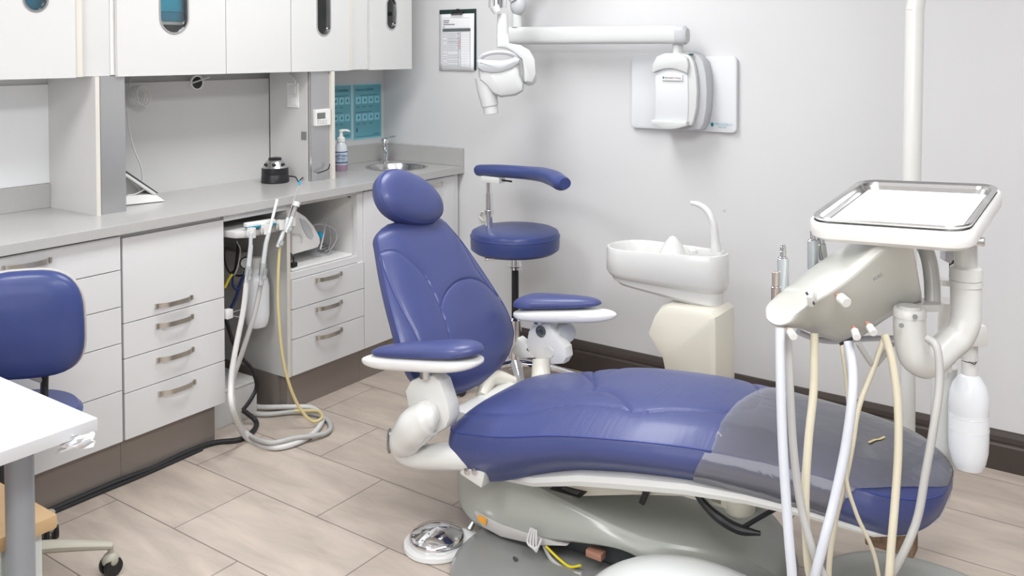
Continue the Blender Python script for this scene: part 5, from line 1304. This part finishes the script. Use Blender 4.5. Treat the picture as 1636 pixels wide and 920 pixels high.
hose([(1355,545,1.80),(1362,590,1.78),(1361,640,1.76),(1350,720,1.75),(1333,800,1.74),(1315,870,1.73),(1295,950,1.74),(1290,1000,1.80),(1330,1030,1.9)], .0095, TUBGB, 'thick pale blue grey hose leaving the slot under the head')
hose([(1344,548,1.86),(1352,610,1.85),(1358,690,1.83),(1352,760,1.82),(1368,820,1.82),(1395,880,1.82),(1408,940,1.83),(1420,990,1.9)], .0040, TUBC, 'thin cream tube looping below the centre of the head')
hose([(1412,540,1.88),(1395,590,1.86),(1372,650,1.84),(1362,710,1.83),(1350,770,1.83),(1335,830,1.84),(1325,900,1.84),(1325,960,1.84)], .0055, TUBC, 'thin cream tube slanting down from the right side of the head')
hose([(1413,534,1.80),(1425,575,1.79),(1434,640,1.78),(1435,720,1.77),(1430,800,1.76),(1424,870,1.75),(1418,940,1.75),(1400,1000,1.80)], .0080, TUBC, 'cream double hose hanging right of centre in front of the toe cover')
hose([(1481,540,1.80),(1497,556,1.78),(1501,610,1.77),(1492,680,1.76),(1478,760,1.76),(1465,830,1.76),(1440,890,1.76),(1410,940,1.78),(1380,980,1.85)], .0080, TUBG, 'grey hose furthest right, emerging from the curved arm')
hose([(1371,548,1.86),(1385,570,1.86),(1396,583,1.87),(1408,572,1.90),(1425,550,1.98)], .0060, TUBG, 'short grey tube looping under the head to the arm', name='short_hose')
hose([(1275,530,1.95),(1300,540,1.97),(1330,545,2.0),(1380,541,2.02),(1440,540,2.04)], .0065, mat('tube_lilac', (.52,.52,.58), .4), 'horizontal grey hose running behind the head', name='short_hose')
# bottle at right
BT = thing('water_bottle', 'white plastic water bottle hanging upside from its cap at the right of the delivery unit', 'bottle', dz(1548,750,2.2))
bo = dz(1547,748,2.2); sca = 2.2/FPX
H = lambda py: (748-py)*sca*1.0
rB = 29.5*sca
MB().lathe([(0,.012),(rB*.35,.010),(rB*.5,0),(rB*.72,.003),(rB*.85,.018),(rB*.97,.045),(rB,.075),(rB,H(660)),(rB*.985,H(658)),(rB,H(655)),(rB,H(640)),(rB*.95,H(624)),(rB*.80,H(611)),(rB*.55,H(600)),(rB*.40,H(596)),(rB*.38,H(590))], Vector((bo.x,bo.y,bo.z)), n=48).build('body', BOTT, BT)
rg_ = MB()
for py_ in (662,683): rg_.lathe([(rB*.995,H(py_)),(rB*1.012,H(py_)+.001),(rB*.995,H(py_)+.002)], bo, n=48)
rg_.build('body_ring', WPG, BT)
def atp(py): return Vector((bo.x,bo.y,bo.z+H(py)))
MB().cyl(atp(598), atp(575), 12*sca, n=28).build('neck_cap', WPL, BT)
MB().cyl(atp(573), atp(547), 12.5*sca, n=28).build('neck_collar', CERAM, BT)
MB().tube([atp(572)+_w*-.021+R2*-.012, atp(576)+_w*-.022, atp(572)+_w*-.021+R2*.006], .0012, n=6).build('collar_catch', DARKG, BT)
bx_ = atp(547)
MB().prism([Vector((bo.x,bo.y,bx_.z))+R2*x*sca+Vector((0,0,-y*sca)) + _w*-.03 for x, y in ((-16,0),(18,0),(20,-24),(16,-33),(4,-35),(-14,-33),(-16,-20))], _w*.055, bev=.005).build('cap_housing', WPG, BT)
MB().tube([Vector((bo.x,bo.y,bx_.z+.02)), Vector((bo.x,bo.y,bx_.z+.02))+R2*-.05+_w*.04, dz(1509,600,2.26)], .012, n=12).build('cap_bracket', WPG, BT)
# light pole
LP = thing('light_pole', 'tall white light pole rising behind the instrument tray', 'pole', dz(1449,700,2.75))
lb = dz(1450,650,2.75)
MB().cyl(Vector((lb.x,lb.y,0.26)), Vector((lb.x,lb.y,.95)), .0225, n=32).build('lower_pole', WPG, LP)
t0 = dz(1461,330,2.75)
MB().cyl(Vector((lb.x+.004,lb.y,.93)), Vector((lb.x+.010,lb.y,1.62)), .0265, n=32).cyl(Vector((lb.x+.010,lb.y,1.62)), Vector((lb.x+.022,lb.y,1.72)), .0265, n=32).cyl(Vector((lb.x+.022,lb.y,1.72)), Vector((lb.x+.022,lb.y,2.1)), .0265, n=32).build('upper_pole', WPG, LP)
MB().tube([Vector((lb.x,lb.y,.27)), Vector((lb.x-.02,lb.y-.02,.235)), Vector((2.62,-.90,.22)), Vector((2.45,-1.10,.20))], [.024,.026,.026,.026], n=16).build('mounting_arm', WPG, LP)

# ------------------------------------------------------------------ table, shelf cabinet, operator stool (left foreground)
TB = thing('side_table', 'white topped table with thick grey round leg in the left foreground', 'table', (1.45,-2.7,0))
tz = .73
MB().bb(.55,1.612,-3.35,-2.578,tz-.028,tz,.003).build('table_top', TABLE, TB)
lx = on(2,.5,75,790)
MB().cyl((1.435,-2.655,0),(1.435,-2.655,tz-.028),.0285,n=36).build('leg', GREY, TB)
MB().cyl((.62,-3.25,0),(.62,-3.25,tz-.028),.0285,n=36).build('leg', GREY, TB)
MB().cyl((1.50,-3.25,0),(1.50,-3.25,tz-.028),.0285,n=36).build('leg', GREY, TB)
MB().cyl((.62,-2.66,0),(.62,-2.66,tz-.028),.0285,n=36).build('leg', GREY, TB)
r_ = random.Random(5)
v = []; f = []; a = Vector((1.50,-2.60,tz-.03))
for i in range(10):
    for j in range(6):
        p = on(1,-2.64,98+i*5.5,700+j*4.2-(i*.9)); v.append(p+Vector((r_.uniform(-.003,.003),r_.uniform(-.012,.012),r_.uniform(-.003,.003))))
for i in range(9):
    for j in range(5): q_ = i*6+j; f.append((q_,q_+1,q_+7,q_+6))
ts_o = mk('tissue', v, f, TISS, None, loc=(1.55,-2.62,tz-.05)); sdm = ts_o.modifiers.new('solid','SOLIDIFY'); sdm.thickness = .0015
tag(ts_o, 'crumpled white tissue hanging under the edge of the white table', 'tissue')
SCN = thing('low_cabinet', 'low white ribbed cabinet with maple wood top under the white table', 'cabinet', (1.1,-2.9,0))
cz = .45
MB().bb(.70,1.395,-3.3,-2.552,cz-.034,cz,.008).build('wood_top', WOOD, SCN)
rb = MB().bb(.74,1.36,-3.28,-2.59,0,cz-.035)
for k in range(16): rb.bb(1.36,1.368,-3.27+.044*k,-3.235+.044*k,.02,cz-.04,.003)
rb.build('body', mat('ribbed_white', (.66,.70,.67), .4, var=.03), SCN, smooth=False)
OSC = (1.0-.28*cos(radians(55)), -2.19-.28*sin(radians(55)))
OS = thing('operator_stool', 'blue operator stool with padded backrest and cream shell behind the table', 'stool', (OSC[0],OSC[1],0))
ob = Vector((OSC[0],OSC[1],0))
starbase(ob, OS, .28, BEIGE, n=5, a0=radians(55), zc=.085)
MB().lathe([(.026,.08),(.026,.28),(.016,.29),(.016,.385)], ob).build('gas_lift', BLACK, OS)
MB().lathe([(0,.46),(.17,.46),(.195,.475),(.198,.50),(.185,.515),(.10,.522),(0,.523)], Vector((.70,-2.33,-.07)), n=48).build('seat', BLUE2, OS)
MB().lathe([(0,.43),(.14,.44),(.17,.459)], Vector((.70,-2.33,-.07)), n=40).build('seat_base', BEIGE, OS)
bc = pz(42,517,2.62); dirb = (CAM-bc); dirb.z = 0; dirb.normalize(); dirb = (Matrix.Rotation(radians(-14),3,'Z')@dirb); sdb = Vector((0,0,1)).cross(dirb)
def bkring(sc_, nz, w0=.158, h0=.158, n=40, ox=0):
    out = []
    for k in range(n):
        a = 2*pi*k/n; c_, s_ = cos(a), sin(a)
        x = w0*sc_*math.copysign(abs(c_)**.62,c_)*(1-.07*s_); y = h0*sc_*math.copysign(abs(s_)**.62,s_)
        out.append(bc + sdb*(x+ox) + Vector((0,0,y)) + dirb*(nz - .9*(x*x)*-.0))
    return out
MB().loft([bkring(.9,-.012),bkring(.985,-.004),bkring(1.0,.010),bkring(.98,.022),bkring(.90,.034),bkring(.6,.044),bkring(.05,.046)]).build('backrest', BLUE2, OS, ang=60)
MB().loft([bkring(.5,-.045),bkring(.9,-.036),bkring(1.0,-.018),bkring(1.02,-.006),bkring(.97,-.004)]).build('back_shell', EDGE, OS, ang=60)
MB().tube([bc+Vector((0,0,-.10))-dirb*.05+sdb*.035, bc+Vector((0,0,-.20))-dirb*.045+sdb*.035, bc+Vector((0,0,-.27))-dirb*.02+sdb*.03, Vector((.71,-2.33,.375))], .016, n=12, flat=.6).build('back_bar', BLACK, OS)
MB().tube([bc+Vector((0,0,-.165))-dirb*.05-sdb*.01, bc+Vector((0,0,-.185))-dirb*.05+sdb*.03], .012, n=10).build('tilt_lever', CREAM, OS)

GR = {'ceiling_light': 'ceiling light panels', 'base_cabinet': 'base cabinets along the left wall', 'wall_cabinet': 'wall cabinets on the left wall', 'column': 'columns between worktop and wall cabinets', 'storage_box': 'boxes inside the wall cabinets', 'poster': 'teal posters above the sink', 'handpiece_hose': 'hoses hanging from the delivery unit', 'suction_hose': 'suction hoses looping on the floor', 'suction_handpiece': 'suction tips in the assistant holders', 'handpiece_motor': 'handpieces standing in the delivery head', 'tube': 'tubes inside the open bay', 'short_hose': 'short hoses behind the delivery head', 'filler_panel': 'filler panels between wall cabinets'}
for o_ in bpy.data.objects:
    k_ = o_.name.split('.')[0]
    if not o_.parent and 'label' in o_ and k_ in GR and 'group' not in o_: o_['group'] = GR[k_]
# ------------------------------------------------------------------ output look
SC.view_settings.view_transform = 'Standard'; SC.view_settings.look = 'None'; SC.view_settings.exposure = 0; SC.view_settings.gamma = 1
SC.view_settings.use_curve_mapping = False
